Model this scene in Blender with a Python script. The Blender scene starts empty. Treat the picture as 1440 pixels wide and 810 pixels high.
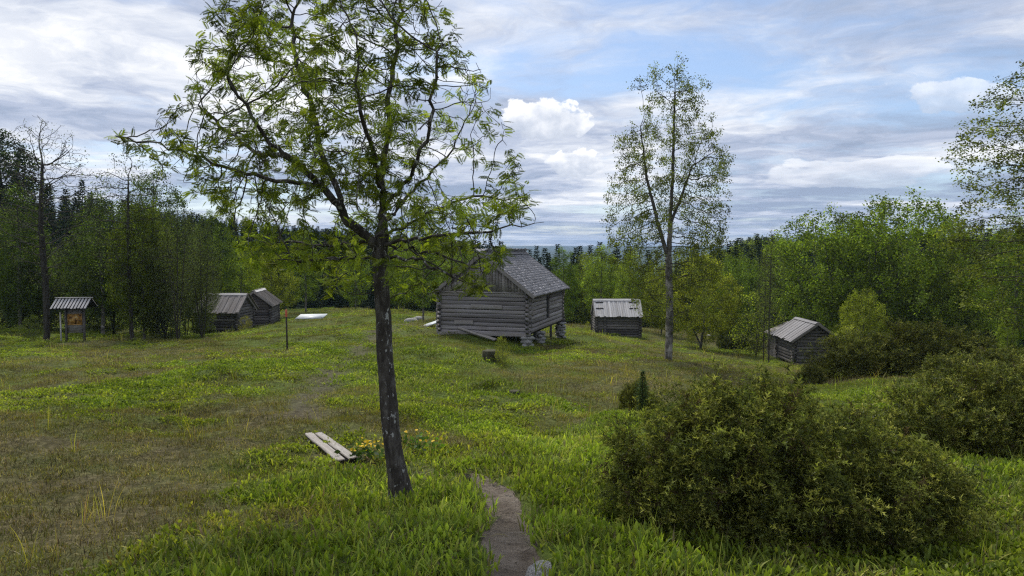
import bpy, math, random
import numpy as np
from mathutils import Vector, Matrix, noise as mnoise

# ------------------------------------------------------------------ camera / sky / sun
scene = bpy.context.scene
PI = math.pi
EYE = 1.65
F = 1028.0                       # focal length in photograph pixels (1440 wide)
PITCH = math.atan(58.0 / F)
cam_d = bpy.data.cameras.new('camera')
cam_d.sensor_width = 36.0
cam_d.lens = 36.0 * F / 1440.0
cam_d.clip_start = 0.05
cam_d.clip_end = 20000.0
cam = bpy.data.objects.new('camera', cam_d)
scene.collection.objects.link(cam)
cam.location = (0, 0, EYE)
cam.rotation_euler = (PI / 2 - PITCH, 0, 0)
scene.camera = cam

scene.view_settings.view_transform = 'Standard'
scene.view_settings.look = 'None'
scene.view_settings.exposure = 0.40
scene.view_settings.gamma = 1.0
scene.view_settings.use_curve_mapping = False
scene.cycles.max_bounces = 6
scene.cycles.diffuse_bounces = 3
scene.cycles.transmission_bounces = 4
scene.cycles.transparent_max_bounces = 8
scene.cycles.volume_bounces = 0
scene.cycles.use_denoising = False
scene.cycles.denoising_prefilter = 'ACCURATE'
scene.cycles.filter_width = 1.25
scene.cycles.sample_clamp_indirect = 2.0
scene.cycles.sample_clamp_direct = 4.0

SUN_AZ = math.radians(-22.0)     # left of the view direction (+Y)
SUN_EL = math.radians(50.0)


class NT:
    """tiny node-tree helper"""
    def __init__(s, tree):
        s.t = tree
        tree.nodes.clear()

    def n(s, kind, **kw):
        nd = s.t.nodes.new(kind)
        for k, v in kw.items():
            setattr(nd, k, v)
        return nd

    def put(s, sock, v):
        if isinstance(v, bpy.types.NodeSocket):
            s.t.links.new(v, sock)
        elif v is not None:
            if hasattr(sock, 'default_value'):
                dv = sock.default_value
                if hasattr(dv, '__len__') and not isinstance(v, (int, float)):
                    v = tuple(v)
                    if len(dv) == 4 and len(v) == 3:
                        v = v + (1.0,)
                sock.default_value = v

    def math(s, op, a, b=None, c=None, clamp=False):
        nd = s.n('ShaderNodeMath', operation=op, use_clamp=clamp)
        s.put(nd.inputs[0], a)
        if b is not None:
            s.put(nd.inputs[1], b)
        if c is not None:
            s.put(nd.inputs[2], c)
        return nd.outputs[0]

    def mix(s, fac, a, b, blend='MIX'):
        nd = s.n('ShaderNodeMix', data_type='RGBA', blend_type=blend)
        s.put(nd.inputs[0], fac)
        s.put(nd.inputs[6], a)
        s.put(nd.inputs[7], b)
        return nd.outputs[2]

    def noise(s, vec, scale, detail=4.0, rough=0.55, dist=0.0, col=False):
        nd = s.n('ShaderNodeTexNoise')
        if vec is not None:
            s.put(nd.inputs['Vector'], vec)
        nd.inputs['Scale'].default_value = scale
        nd.inputs['Detail'].default_value = detail
        nd.inputs['Roughness'].default_value = rough
        nd.inputs['Distortion'].default_value = dist
        return nd.outputs[1 if col else 0]

    def ramp(s, fac, stops, interp='LINEAR'):
        nd = s.n('ShaderNodeValToRGB')
        s.put(nd.inputs[0], fac)
        cr = nd.color_ramp
        cr.interpolation = interp
        while len(cr.elements) > 1:
            cr.elements.remove(cr.elements[-1])
        for i, (p, c) in enumerate(stops):
            e = cr.elements[0] if i == 0 else cr.elements.new(p)
            e.position = p
            if isinstance(c, (int, float)):
                c = (c, c, c)
            e.color = tuple(c) + (1.0,)
        return nd.outputs[0]

    def mapping(s, vec, scale=(1, 1, 1), loc=(0, 0, 0), rot=(0, 0, 0)):
        nd = s.n('ShaderNodeMapping')
        s.put(nd.inputs[0], vec)
        nd.inputs[1].default_value = loc
        nd.inputs[2].default_value = rot
        nd.inputs[3].default_value = scale
        return nd.outputs[0]

    def vmath(s, op, a, b=None):
        nd = s.n('ShaderNodeVectorMath', operation=op)
        s.put(nd.inputs[0], a)
        if b is not None:
            s.put(nd.inputs[1], b)
        return nd.outputs[0]

    def sstep(s, v, lo, hi):
        nd = s.n('ShaderNodeMapRange', interpolation_type='SMOOTHSTEP')
        s.put(nd.inputs[0], v)
        nd.inputs[1].default_value = lo
        nd.inputs[2].default_value = hi
        return nd.outputs[0]


def make_world():
    w = bpy.data.worlds.new('World')
    scene.world = w
    w.use_nodes = True
    g = NT(w.node_tree)
    sky = g.n('ShaderNodeTexSky', sky_type='NISHITA')
    sky.sun_disc = False
    sky.sun_elevation = SUN_EL
    sky.sun_rotation = SUN_AZ
    sky.altitude = 300
    sky.air_density = 1.0
    sky.dust_density = 0.6
    sky.ozone_density = 1.5
    d = g.n('ShaderNodeTexCoord').outputs['Generated']
    sep = g.n('ShaderNodeSeparateXYZ')
    g.put(sep.inputs[0], d)
    z = g.math('ADD', g.math('MAXIMUM', sep.outputs[2], 0.0), 0.07)
    px = g.math('DIVIDE', sep.outputs[0], z)
    py = g.math('DIVIDE', sep.outputs[1], z)
    cmb = g.n('ShaderNodeCombineXYZ')
    g.put(cmb.inputs[0], px)
    g.put(cmb.inputs[1], py)
    p = cmb.outputs[0]
    # cloud deck: coverage with ragged gaps, and a second field for its light and dark bellies
    warp = g.vmath('SCALE', g.vmath('SUBTRACT', g.noise(p, 0.8, 4, 0.55, col=True), (0.5, 0.5, 0.5)))
    warp.node.inputs['Scale'].default_value = 1.3
    pw = g.mapping(g.vmath('ADD', p, warp), scale=(-1, 1, 1))
    n1 = g.noise(g.mapping(pw, loc=(3.1, 0.7, 0.0)), 0.42, 8, 0.6)
    n2 = g.noise(g.mapping(pw, loc=(7.7, 2.3, 1.0)), 1.3, 7, 0.62)
    nstreak = g.noise(g.mapping(p, scale=(0.25, 1.0, 1.0), loc=(1.3, 5.2, 0)), 0.9, 6, 0.55)
    low = g.sstep(sep.outputs[2], 0.15, 0.02)
    dens = g.math('ADD', g.math('MULTIPLY', n1, 0.55), g.math('ADD', g.math('MULTIPLY', n2, 0.22), g.math('MULTIPLY', nstreak, 0.28)))
    cover = g.sstep(dens, 0.405, 0.535)
    belly = g.sstep(g.noise(g.mapping(pw, loc=(-2.4, 4.4, 2.0)), 0.50, 8, 0.62), 0.36, 0.64)
    fine = g.sstep(g.noise(g.mapping(pw, loc=(0.4, 9.4, 3.0)), 2.4, 7, 0.62), 0.35, 0.68)
    shade = g.math('ADD', g.math('MULTIPLY', belly, 0.70), g.math('MULTIPLY', fine, 0.32))
    # towards the horizon one looks along the grey-blue undersides of the deck
    shade = g.math('SUBTRACT', shade, g.math('MULTIPLY', low, g.math('MULTIPLY', g.sstep(nstreak, 0.62, 0.40), 0.55)))
    ccol = g.ramp(shade, [(0.0, (2.7, 3.3, 4.5)), (0.30, (4.1, 4.6, 5.8)), (0.60, (6.0, 6.35, 7.1)), (0.95, (8.6, 8.6, 8.7))])
    # thin veil so the gaps are pale blue rather than deep
    veil = g.mix(0.30, sky.outputs[0], (3.2, 4.6, 7.8))
    col = g.mix(cover, veil, ccol)
    # a few heaped cumulus heads low over the valley, standing where the photograph shows them
    for (qx, qy, rx, ry, k) in ((762, 172, 62, 32, 0), (806, 231, 44, 21, 1), (1345, 140, 90, 34, 2), (1210, 245, 130, 24, 3)):
        v = Vector(((qx - 720) / F, 1.0, (347 - qy) / F))
        # offset in the tangent plane, in units of the radii
        inv = g.math('DIVIDE', 1.0, g.math('MAXIMUM', sep.outputs[1], 0.05))
        u = g.math('MULTIPLY', g.math('SUBTRACT', g.math('MULTIPLY', sep.outputs[0], inv), v.x), F / rx)
        h = g.math('MULTIPLY', g.math('SUBTRACT', g.math('MULTIPLY', sep.outputs[2], inv), v.z), F / ry)
        front = g.math('GREATER_THAN', sep.outputs[1], 0.1)
        c2 = g.n('ShaderNodeCombineXYZ')
        g.put(c2.inputs[0], u)
        g.put(c2.inputs[1], g.math('MULTIPLY', h, 0.6))
        c2.inputs[2].default_value = k * 3.3
        pn = g.noise(c2.outputs[0], 1.5, 6, 0.55)
        hh = g.math('ADD', g.math('MULTIPLY', g.math('MINIMUM', h, 0.0), 1.2), g.math('MAXIMUM', h, 0.0))
        r2 = g.math('SQRT', g.math('ADD', g.math('MULTIPLY', u, u), g.math('MULTIPLY', hh, hh)))
        body = g.math('ADD', g.math('SUBTRACT', 1.0, r2), g.math('MULTIPLY', g.math('SUBTRACT', pn, 0.5), 2.2))
        m = g.math('MULTIPLY', g.sstep(body, 0.02, 0.16), front)
        lit = g.math('ADD', g.math('MULTIPLY', h, 0.32), g.math('MULTIPLY', pn, 1.15))
        pc = g.ramp(lit, [(0.25, (3.9, 4.4, 5.4)), (0.5, (5.6, 6.0, 6.8)), (0.8, (9.2, 9.2, 9.3))])
        col = g.mix(g.math('MULTIPLY', m, 0.85 if k < 2 else 0.5), col, pc)
    bg = g.n('ShaderNodeBackground')
    g.put(bg.inputs[0], col)
    bg.inputs[1].default_value = 0.1
    out = g.n('ShaderNodeOutputWorld')
    g.put(out.inputs[0], bg.outputs[0])


make_world()
sun_d = bpy.data.lights.new('sun', 'SUN')
sun_d.energy = 3.2
sun_d.angle = math.radians(10.0)
sun_d.color = (1.0, 0.95, 0.86)
sun = bpy.data.objects.new('sun', sun_d)
scene.collection.objects.link(sun)
sdir = Vector((math.sin(SUN_AZ) * math.cos(SUN_EL), math.cos(SUN_AZ) * math.cos(SUN_EL), math.sin(SUN_EL)))
sun.rotation_euler = sdir.to_track_quat('Z', 'Y').to_euler()
sun.location = (0, 0, 30)

# ------------------------------------------------------------------ generic helpers
C = scene.collection
rng = np.random.default_rng(11)
random.seed(5)
UP = np.array([0.0, math.sin(PITCH), math.cos(PITCH)])
FW = np.array([0.0, math.cos(PITCH), -math.sin(PITCH)])


def ray(px, py):
    return FW + np.array([(px - 720.0) / F, 0, 0]) + UP * ((405.0 - py) / F)


def at(px, py, Y):
    d = ray(px, py)
    return np.array([0, 0, EYE]) + d * (Y / d[1])


def np_mesh(name, V, Fs, mats, tint=None, fattr=None, smooth=False, midx=None):
    """V (n,3); Fs list of (m,k) int arrays"""
    me = bpy.data.meshes.new(name)
    V = np.ascontiguousarray(V, dtype=np.float32)
    if not isinstance(Fs, (list, tuple)):
        Fs = [Fs]
    Fs = [np.asarray(f, dtype=np.int32) for f in Fs if len(f)]
    me.vertices.add(len(V))
    me.vertices.foreach_set('co', V.ravel())
    loops = np.concatenate([f.ravel() for f in Fs])
    sizes = np.concatenate([np.full(len(f), f.shape[1], dtype=np.int32) for f in Fs])
    starts = np.concatenate([[0], np.cumsum(sizes)[:-1]]).astype(np.int32)
    me.loops.add(len(loops))
    me.loops.foreach_set('vertex_index', loops)
    me.polygons.add(len(sizes))
    me.polygons.foreach_set('loop_start', starts)
    if smooth:
        me.polygons.foreach_set('use_smooth', np.ones(len(sizes), dtype=bool))
    if not isinstance(mats, (list, tuple)):
        mats = [mats]
    for m in mats:
        me.materials.append(m)
    if midx is not None:
        me.polygons.foreach_set('material_index', np.asarray(midx, dtype=np.int32))
    if tint is not None:
        a = me.color_attributes.new('tint', 'FLOAT_COLOR', 'POINT')
        t4 = np.ones((len(V), 4), dtype=np.float32)
        t4[:, :3] = tint
        a.data.foreach_set('color', t4.ravel())
    if fattr:
        for k, v in fattr.items():
            a = me.attributes.new(k, 'FLOAT', 'POINT')
            a.data.foreach_set('value', np.asarray(v, dtype=np.float32))
    me.update(calc_edges=True)
    return me


def obj(name, me, parent=None, loc=(0, 0, 0), rot=(0, 0, 0), scl=(1, 1, 1)):
    o = bpy.data.objects.new(name, me)
    C.objects.link(o)
    if parent is not None:
        o.parent = parent
    o.location = loc
    o.rotation_euler = rot
    o.scale = scl
    return o


def tag(o, label, cat, group=None):
    o['label'] = label
    o['category'] = cat
    if group:
        o['group'] = group
    return o


def thing(name, label, cat, loc=(0, 0, 0), rz=0.0, group=None):
    o = bpy.data.objects.new(name, None)
    o.empty_display_size = 0.3
    C.objects.link(o)
    o.location = loc
    o.rotation_euler = (0, 0, rz)
    return tag(o, label, cat, group)


def kind(o, k):
    o['kind'] = k
    return o


def norm(a):
    return a / np.maximum(np.linalg.norm(a, axis=-1, keepdims=True), 1e-9)


def frames(d, roll=None, r=None):
    """rotation matrices whose local z axis is d; columns x,y,z"""
    r = r or rng
    d = norm(d)
    ref = np.where(np.abs(d[:, 2:3]) > 0.92, np.array([[1.0, 0, 0]]), np.array([[0, 0, 1.0]]))
    x = norm(np.cross(ref, d))
    y = np.cross(d, x)
    if roll is not None:
        c, s = np.cos(roll)[:, None], np.sin(roll)[:, None]
        x, y = x * c + y * s, y * c - x * s
    return np.stack([x, y, d], axis=2)


def scatter(TV, TF, M, P, col=None, tcol=None):
    """copies of a template (TV, TF) with matrices M (N,3,3) at P (N,3), merged"""
    N, n = len(P), len(TV)
    V = np.einsum('nij,vj->nvi', M, TV) + P[:, None, :]
    Fo = (TF[None, :, :] + (np.arange(N) * n)[:, None, None]).reshape(-1, TF.shape[1])
    t = None
    if col is not None:
        t = np.repeat(col[:, None, :], n, axis=1)
        if tcol is not None:
            t = t * tcol[None, :, :]
        t = t.reshape(-1, 3)
    return V.reshape(-1, 3), Fo, t


def merge(parts):
    Vs, Fs, Ts, off = [], {}, [], 0
    for V, Fa, t in parts:
        Vs.append(V)
        for f in (Fa if isinstance(Fa, list) else [Fa]):
            Fs.setdefault(f.shape[1], []).append(f + off)
        Ts.append(t if t is not None else np.ones((len(V), 3)))
        off += len(V)
    return np.concatenate(Vs), [np.concatenate(v) for v in Fs.values()], np.concatenate(Ts)


def hash2(ix, iy, seed):
    h = (ix * 374761393 + iy * 668265263 + seed * 362437) & 0x7fffffff
    h = ((h ^ (h >> 13)) * 1274126177) & 0x7fffffff
    return ((h ^ (h >> 16)) & 0xffff) / 65535.0


def vnoise(x, y, seed=0):
    x = np.asarray(x, dtype=float)
    y = np.asarray(y, dtype=float)
    xi, yi = np.floor(x).astype(np.int64), np.floor(y).astype(np.int64)
    fx, fy = x - xi, y - yi
    fx, fy = fx * fx * (3 - 2 * fx), fy * fy * (3 - 2 * fy)
    a, b = hash2(xi, yi, seed), hash2(xi + 1, yi, seed)
    c, d = hash2(xi, yi + 1, seed), hash2(xi + 1, yi + 1, seed)
    return (a * (1 - fx) + b * fx) * (1 - fy) + (c * (1 - fx) + d * fx) * fy


def fbm(x, y, seed=0, octv=4):
    s, amp, tot = 0.0, 1.0, 0.0
    for k in range(octv):
        s = s + amp * vnoise(x * 2 ** k + 17.3 * k, y * 2 ** k - 9.1 * k, seed + k)
        tot += amp
        amp *= 0.5
    return s / tot


def sstep(v, a, b):
    t = np.clip((v - a) / (b - a), 0, 1)
    return t * t * (3 - 2 * t)


def box(x0, x1, y0, y1, z0, z1):
    V = np.array([[x, y, z] for z in (z0, z1) for y in (y0, y1) for x in (x0, x1)], float)
    Fq = np.array([[0, 2, 3, 1], [4, 5, 7, 6], [0, 1, 5, 4], [2, 6, 7, 3], [0, 4, 6, 2], [1, 3, 7, 5]])
    return V, Fq


# ------------------------------------------------------------------ terrain
CP = []          # control points (photo pixel of the ground, distance)
for q in [(720, 810, 3.95), (430, 810, 4.0), (150, 810, 4.3), (565, 703, 6.2), (250, 720, 5.7), (40, 700, 6.1),
          (1375, 795, 4.6), (1100, 768, 5.0), (900, 740, 5.3), (690, 662, 7.0), (465, 632, 8.6), (300, 560, 13.0), (60, 560, 13.0),
          (724, 566, 14.0), (690, 520, 20.0), (900, 560, 14.8), (1150, 541, 21.0), (1330, 642, 9.0),
          (1430, 560, 16.0), (940, 508, 28.0), (1117, 512, 46.0), (868, 471, 56.0), (975, 466, 72.0), (1010, 492, 58.0),
          (742, 491, 32.0), (617, 469, 33.2), (792, 473, 38.4), (404, 491, 27.0), (105, 486, 36.0),
          (225, 478, 38.0), (320, 464, 52.0), (437, 449, 56.0), (480, 436, 72.0), (10, 482, 36.0), (20, 452, 58.0),
          (1400, 505, 42.0), (540, 455, 42.0), (560, 520, 19.0), (600, 580, 11.5), (1237, 596, 12.0), (820, 610, 10.5)]:
    CP.append(at(*q))
for q in [(-70, 100, -6.0), (80, 100, -12.5), (10, 125, -11.5), (0, -12, 0.3), (-22, -6, -0.1), (22, -6, -0.6), (-25, 8, -0.9),
          (25, 10, -1.9), (0, 0, 0.0), (-60, 45, -3.8), (60, 50, -7.5), (0, 1.5, -0.03)]:
    CP.append(np.array(q, float))
CP = np.array(CP)


def _tps(r):
    r = np.maximum(r, 1e-6)
    return r * r * np.log(r)


def _warpxy(x, y):        # log-polar-like coordinates: the detail is near the camera
    r = np.sqrt(x * x + y * y + 16.0)
    s = np.log(r) / r * 4.0
    return x * s, y * s


def _fit():
    wx, wy = _warpxy(CP[:, 0], CP[:, 1])
    n = len(CP)
    K = _tps(np.hypot(wx[:, None] - wx[None], wy[:, None] - wy[None])) + np.eye(n) * 0.25
    Pm = np.stack([np.ones(n), CP[:, 0], CP[:, 1]], 1)
    A = np.zeros((n + 3, n + 3))
    A[:n, :n] = K
    A[:n, n:] = Pm
    A[n:, :n] = Pm.T
    b = np.concatenate([CP[:, 2], np.zeros(3)])
    return wx, wy, np.linalg.solve(A, b)


TWX, TWY, TW = _fit()
AZD = np.array([-180, -90, -50, -20, -4, 3, 11, 18, 40, 90, 180.0])
AZH = np.array([-2, -4, -5, -6.5, -10, -27, -27, -12.5, -10.5, -5, -2.0])


def base_ground(x, y):
    x = np.asarray(x, float)
    y = np.asarray(y, float)
    shp = np.broadcast(x, y).shape
    xf, yf = np.broadcast_to(x, shp).ravel(), np.broadcast_to(y, shp).ravel()
    r = np.hypot(xf, yf)
    k = np.minimum(1.0, 130.0 / np.maximum(r, 1e-6))
    cx, cy = xf * k, np.maximum(yf * k, -25.0)
    wx, wy = _warpxy(cx, cy)
    z = TW[-3] + TW[-2] * cx + TW[-1] * cy
    for i in range(len(CP)):
        z = z + TW[i] * _tps(np.hypot(wx - TWX[i], wy - TWY[i]))
    az = np.degrees(np.arctan2(xf, yf))
    hz = np.interp(az, AZD, AZH)
    far = hz + (-42 - hz) * sstep(r, 260, 900)
    far = far + (42 + EYE - 26 + 44 * fbm(xf / 850, yf / 850, 5, 3)) * sstep(r, 1300, 4600)
    far = far + 5.0 * (fbm(xf / 160, yf / 160, 9, 3) - 0.5) * sstep(r, 110, 250)
    w = sstep(r, 75, 150)
    behind = sstep(-yf, 6, 25)
    z = z * (1 - behind) + 0.5 * behind
    z = z * (1 - w) + far * w
    # tussocks and hollows
    amp = sstep(r, 1.0, 8.0) * (1 - sstep(r, 150, 300))
    z = z + amp * (1 - sstep(r, 25, 45)) * 0.17 * (fbm(xf / .75, yf / .75, 23, 3) - 0.5)
    z = z + amp * ((0.28 + .30 * sstep(r, 5, 10)) * (fbm(xf / 2.2, yf / 2.2, 21, 3) - 0.5) + 0.55 * sstep(r, 9, 24) * (fbm(xf / 7.0, yf / 7.0, 31, 3) - 0.5))
    return z.reshape(shp)


def pix_ground(px, py, fn=base_ground):
    d = ray(px, py)
    o = np.array([0, 0, EYE])
    t = np.concatenate([np.linspace(1.5, 20, 400), np.linspace(20.1, 140, 800)])
    g = fn(o[0] + d[0] * t, o[1] + d[1] * t) - (o[2] + d[2] * t)
    i = np.argmax(g > 0)
    if g[i] <= 0:
        i = len(t) - 1
    a, b = t[max(i - 1, 0)], t[i]
    p = o + d * (a + b) / 2
    return p


# ---- footpath: near bare stretch and the worn line beyond the planks
near_px = [(742, 840, 46), (730, 806, 44), (717, 770, 39), (714, 735, 36), (707, 705, 29), (692, 684, 18), (674, 667, 8), (655, 662, 3)]
NEARP = np.array([list(pix_ground(a, b)[:2]) for a, b, c in near_px])
NEARW = np.array([c / F * p[1] for (a, b, c), p in zip(near_px, NEARP)])
FARP = np.array([list(pix_ground(a, b)[:2]) for a, b in [(676, 664), (600, 668), (520, 660), (488, 648), (440, 612), (427, 585), (430, 562), (455, 541),
                                                         (485, 515), (512, 487), (530, 468), (560, 455), (600, 447)]])


def dist_poly(x, y, P, W=None):
    best = np.full(np.shape(x), 1e9)
    wid = np.zeros(np.shape(x))
    for i in range(len(P) - 1):
        a, b = P[i], P[i + 1]
        ab = b - a
        t = np.clip(((x - a[0]) * ab[0] + (y - a[1]) * ab[1]) / (ab @ ab), 0, 1)
        dd = np.hypot(x - a[0] - ab[0] * t, y - a[1] - ab[1] * t)
        m = dd < best
        best = np.where(m, dd, best)
        if W is not None:
            wid = np.where(m, W[i] * (1 - t) + W[i + 1] * t, wid)
    return best, wid


def path_near(x, y):
    d, w = dist_poly(x, y, NEARP, NEARW)
    return 1 - sstep(d, w * 0.75, w * 1.15)


def path_far(x, y):
    d, w = dist_poly(x, y, FARP)
    n = fbm(x * 1.3, y * 1.3, 71, 3)
    wd = 0.12 + 0.010 * np.asarray(y)
    return (1 - sstep(d, wd * 0.5, wd * 2.0)) * sstep(n, 0.15, 0.5)


def ground(x, y):
    z = base_ground(x, y)
    return z - 0.075 * path_near(x, y) - 0.05 * path_far(x, y)


def on(px, Y):
    x = Y * (px - 720.0) / F
    for _ in range(3):
        z = float(base_ground(x, Y))
        v = (z - EYE) / Y               # tan of elevation
        # depth along the view axis
        depth = math.cos(PITCH) * Y - math.sin(PITCH) * (z - EYE)
        x = depth * (px - 720.0) / F
    return np.array([x, Y, float(ground(x, Y))])


# ---- what grows where: dryness (0 lush .. 1 straw) and sward height, read off the photograph
GS = []
for q in [(60, 795, .55, .3), (250, 790, .05, 1), (480, 790, 0, 1), (620, 790, 0, 1), (120, 740, .95, .2), (300, 720, .35, .6), (420, 690, .05, .9), (560, 680, 0, 1), (640, 720, 0, 1),
          (30, 660, .8, .2), (150, 640, .75, .2), (250, 660, .85, .2), (330, 610, .65, .25), (180, 690, .95, .2), (380, 650, .3, .6), (60, 580, .6, .2), (100, 530, .75, .2), (200, 500, .65, .2),
          (250, 545, .1, .5), (200, 570, .2, .45), (310, 540, .25, .4), (400, 510, .05, .5), (450, 500, .1, .45), (350, 500, .3, .35), (430, 560, .6, .15), (480, 560, .1, .5), (540, 540, .05, .55),
          (600, 500, .02, .55), (660, 540, .05, .6), (620, 580, .1, .55), (500, 600, .45, .35), (600, 620, .5, .4), (700, 590, .4, .35), (760, 545, .35, .3), (820, 540, .55, .25),
          (880, 570, .6, .3), (700, 480, .1, .4), (820, 490, .45, .25), (880, 500, .5, .22), (980, 500, .5, .2), (1040, 530, .75, .2), (1000, 520, .5, .2), (900, 480, .3, .25),
          (760, 640, .02, .95), (820, 700, 0, 1), (800, 770, 0, 1), (850, 620, .1, .8), (720, 620, .2, .6), (900, 790, 0, 1), (1100, 800, 0, .9), (1300, 800, 0.05, .8),
          (1200, 560, .1, .5), (1150, 580, .1, .5), (1230, 620, .15, .6), (1400, 680, 0, .9), (1420, 780, .3, .5), (1100, 520, .4, .2), (1050, 500, .4, .2), (970, 470, .8, .15),
          (560, 460, .4, .2), (500, 450, .3, .25), (400, 460, .25, .25), (440, 470, .2, .3), (120, 455, .15, .4), (30, 470, .2, .4), (60, 500, .5, .25), (320, 480, .3, .25), (250, 484, .4, .25)]:
    p = pix_ground(q[0], q[1])
    GS.append((p[0], p[1], q[2], q[3]))
GS = np.array(GS)


def sward(x, y):
    x = np.asarray(x, float)
    y = np.asarray(y, float)
    sc = 1.0 / (0.6 + 0.09 * np.hypot(x, y))
    num = np.zeros(x.shape)
    num2 = np.zeros(x.shape)
    den = np.zeros(x.shape)
    for gx, gy, dv, hv in GS:
        s2 = 1.0 / (0.6 + 0.09 * math.hypot(gx, gy))
        ss = np.minimum(sc, s2)
        dd = ((x - gx) ** 2 + (y - gy) ** 2) * ss * ss
        w = 1.0 / (dd ** 2 + 0.02)
        num += w * dv
        num2 += w * hv
        den += w
    dry = num / den
    hgt = num2 / den
    n = fbm(x / 1.7, y / 1.7, 41, 4) - 0.5
    n2 = fbm(x / 0.5, y / 0.5, 51, 3) - 0.5
    dry = np.clip(dry - .04 + (1.3 * n + 0.9 * n2) * np.where(dry > 0.12, 1.0, 0.35), 0, 1)
    hgt = np.clip(hgt * (1 + 0.9 * (fbm(x / 0.9, y / 0.9, 61, 3) - 0.5)), 0.08, 1.2)
    return dry, hgt


# ------------------------------------------------------------------ materials
def mat(name):
    m = bpy.data.materials.new(name)
    m.use_nodes = True
    return m, NT(m.node_tree)


def finish(g, surf, disp=None):
    out = g.n('ShaderNodeOutputMaterial')
    g.put(out.inputs[0], surf)


def principled(g, col, rough=0.85, nrm=None, spec=0.25):
    b = g.n('ShaderNodeBsdfPrincipled')
    g.put(b.inputs['Base Color'], col)
    g.put(b.inputs['Roughness'], rough)
    b.inputs['Specular IOR Level'].default_value = spec
    if nrm is not None:
        g.put(b.inputs['Normal'], nrm)
    return b.outputs[0]


def bump(g, h, strength=0.5, dist=0.02):
    b = g.n('ShaderNodeBump')
    b.inputs['Strength'].default_value = strength
    b.inputs['Distance'].default_value = dist
    g.put(b.inputs['Height'], h)
    return b.outputs[0]


def ocoord(g, rnd=True):
    tc = g.n('ShaderNodeTexCoord').outputs['Object']
    if rnd:
        oi = g.n('ShaderNodeObjectInfo').outputs['Random']
        tc = g.vmath('ADD', tc, g.vmath('SCALE', (1.0, 1.7, 2.3)))
        sc = tc.node.inputs[1].links[0].from_node
        g.put(sc.inputs['Scale'], g.math('MULTIPLY', oi, 40.0))
    return tc


def wood_mat(name, base, grain=(2.0, 26.0, 26.0), var=0.5, tone=1.0):
    """weathered wood, grain along local X"""
    m, g = mat(name)
    tc = ocoord(g)
    fib = g.noise(g.mapping(tc, scale=grain), 1.0, 6, 0.62)
    blot = g.noise(tc, 1.6, 4, 0.6)
    rnd = g.n('ShaderNodeObjectInfo').outputs['Random']
    b = np.array(base)
    c1 = g.ramp(fib, [(0.28, b * 0.35), (0.48, b * 0.85), (0.72, np.minimum(b * 1.5, 0.8))])
    c2 = g.mix(g.math('MULTIPLY', g.sstep(blot, 0.42, 0.7), 0.55), c1, b * np.array([0.62, 0.55, 0.48]))
    k = g.math('ADD', 1.0 - var * 0.5, g.math('MULTIPLY', rnd, var))
    c3 = g.mix(1.0, c2, g.n('ShaderNodeCombineColor').outputs[0], 'MULTIPLY')
    cc = c3.node.inputs[7].links[0].from_node
    for i in range(3):
        g.put(cc.inputs[i], k)
    finish(g, principled(g, c3, 0.9, bump(g, fib, 0.7, 0.012), 0.2))
    return m


def bark_mat(name, stops, scale=(14, 14, 3), spots=None, bstr=0.8, twig=None):
    m, g = mat(name)
    tc = ocoord(g)
    f = g.noise(g.mapping(tc, scale=scale), 1.0, 6, 0.65, 0.4)
    c = g.ramp(f, stops)
    if spots:
        s = g.sstep(g.noise(g.mapping(tc, scale=spots[0]), 1.0, 4, 0.6), spots[1], spots[1] + 0.05)
        c = g.mix(s, c, spots[2])
    if twig:
        ra = g.n('ShaderNodeAttribute', attribute_name='rad').outputs['Fac']
        c = g.mix(g.sstep(ra, twig[0], twig[1]), twig[2], c)
    finish(g, principled(g, c, 0.92, bump(g, f, bstr, 0.01), 0.15))
    return m


def leaf_mat(name, trans=0.4, rough=0.5, gloss=0.06, usecol=True, attr='tint', inst=False):
    m, g = mat(name)
    a = g.n('ShaderNodeAttribute', attribute_name=attr)
    col = a.outputs['Color']
    if usecol:
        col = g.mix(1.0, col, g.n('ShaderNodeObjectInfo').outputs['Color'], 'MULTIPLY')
    if inst:
        i2 = g.n('ShaderNodeAttribute', attribute_name='itint', attribute_type='INSTANCER')
        col = g.mix(1.0, col, i2.outputs['Color'], 'MULTIPLY')
    d = g.n('ShaderNodeBsdfDiffuse')
    g.put(d.inputs[0], col)
    t = g.n('ShaderNodeBsdfTranslucent')
    g.put(t.inputs[0], g.mix(1.0, col, (1.15, 1.25, 0.55), 'MULTIPLY'))
    mx = g.n('ShaderNodeMixShader')
    mx.inputs[0].default_value = trans
    g.put(mx.inputs[1], d.outputs[0])
    g.put(mx.inputs[2], t.outputs[0])
    s = mx.outputs[0]
    if gloss:
        gl = g.n('ShaderNodeBsdfGlossy')
        gl.inputs['Roughness'].default_value = rough
        gl.inputs[0].default_value = (0.8, 0.85, 0.9, 1)
        m2 = g.n('ShaderNodeMixShader')
        m2.inputs[0].default_value = gloss
        g.put(m2.inputs[1], s)
        g.put(m2.inputs[2], gl.outputs[0])
        s = m2.outputs[0]
    finish(g, s)
    return m


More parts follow.
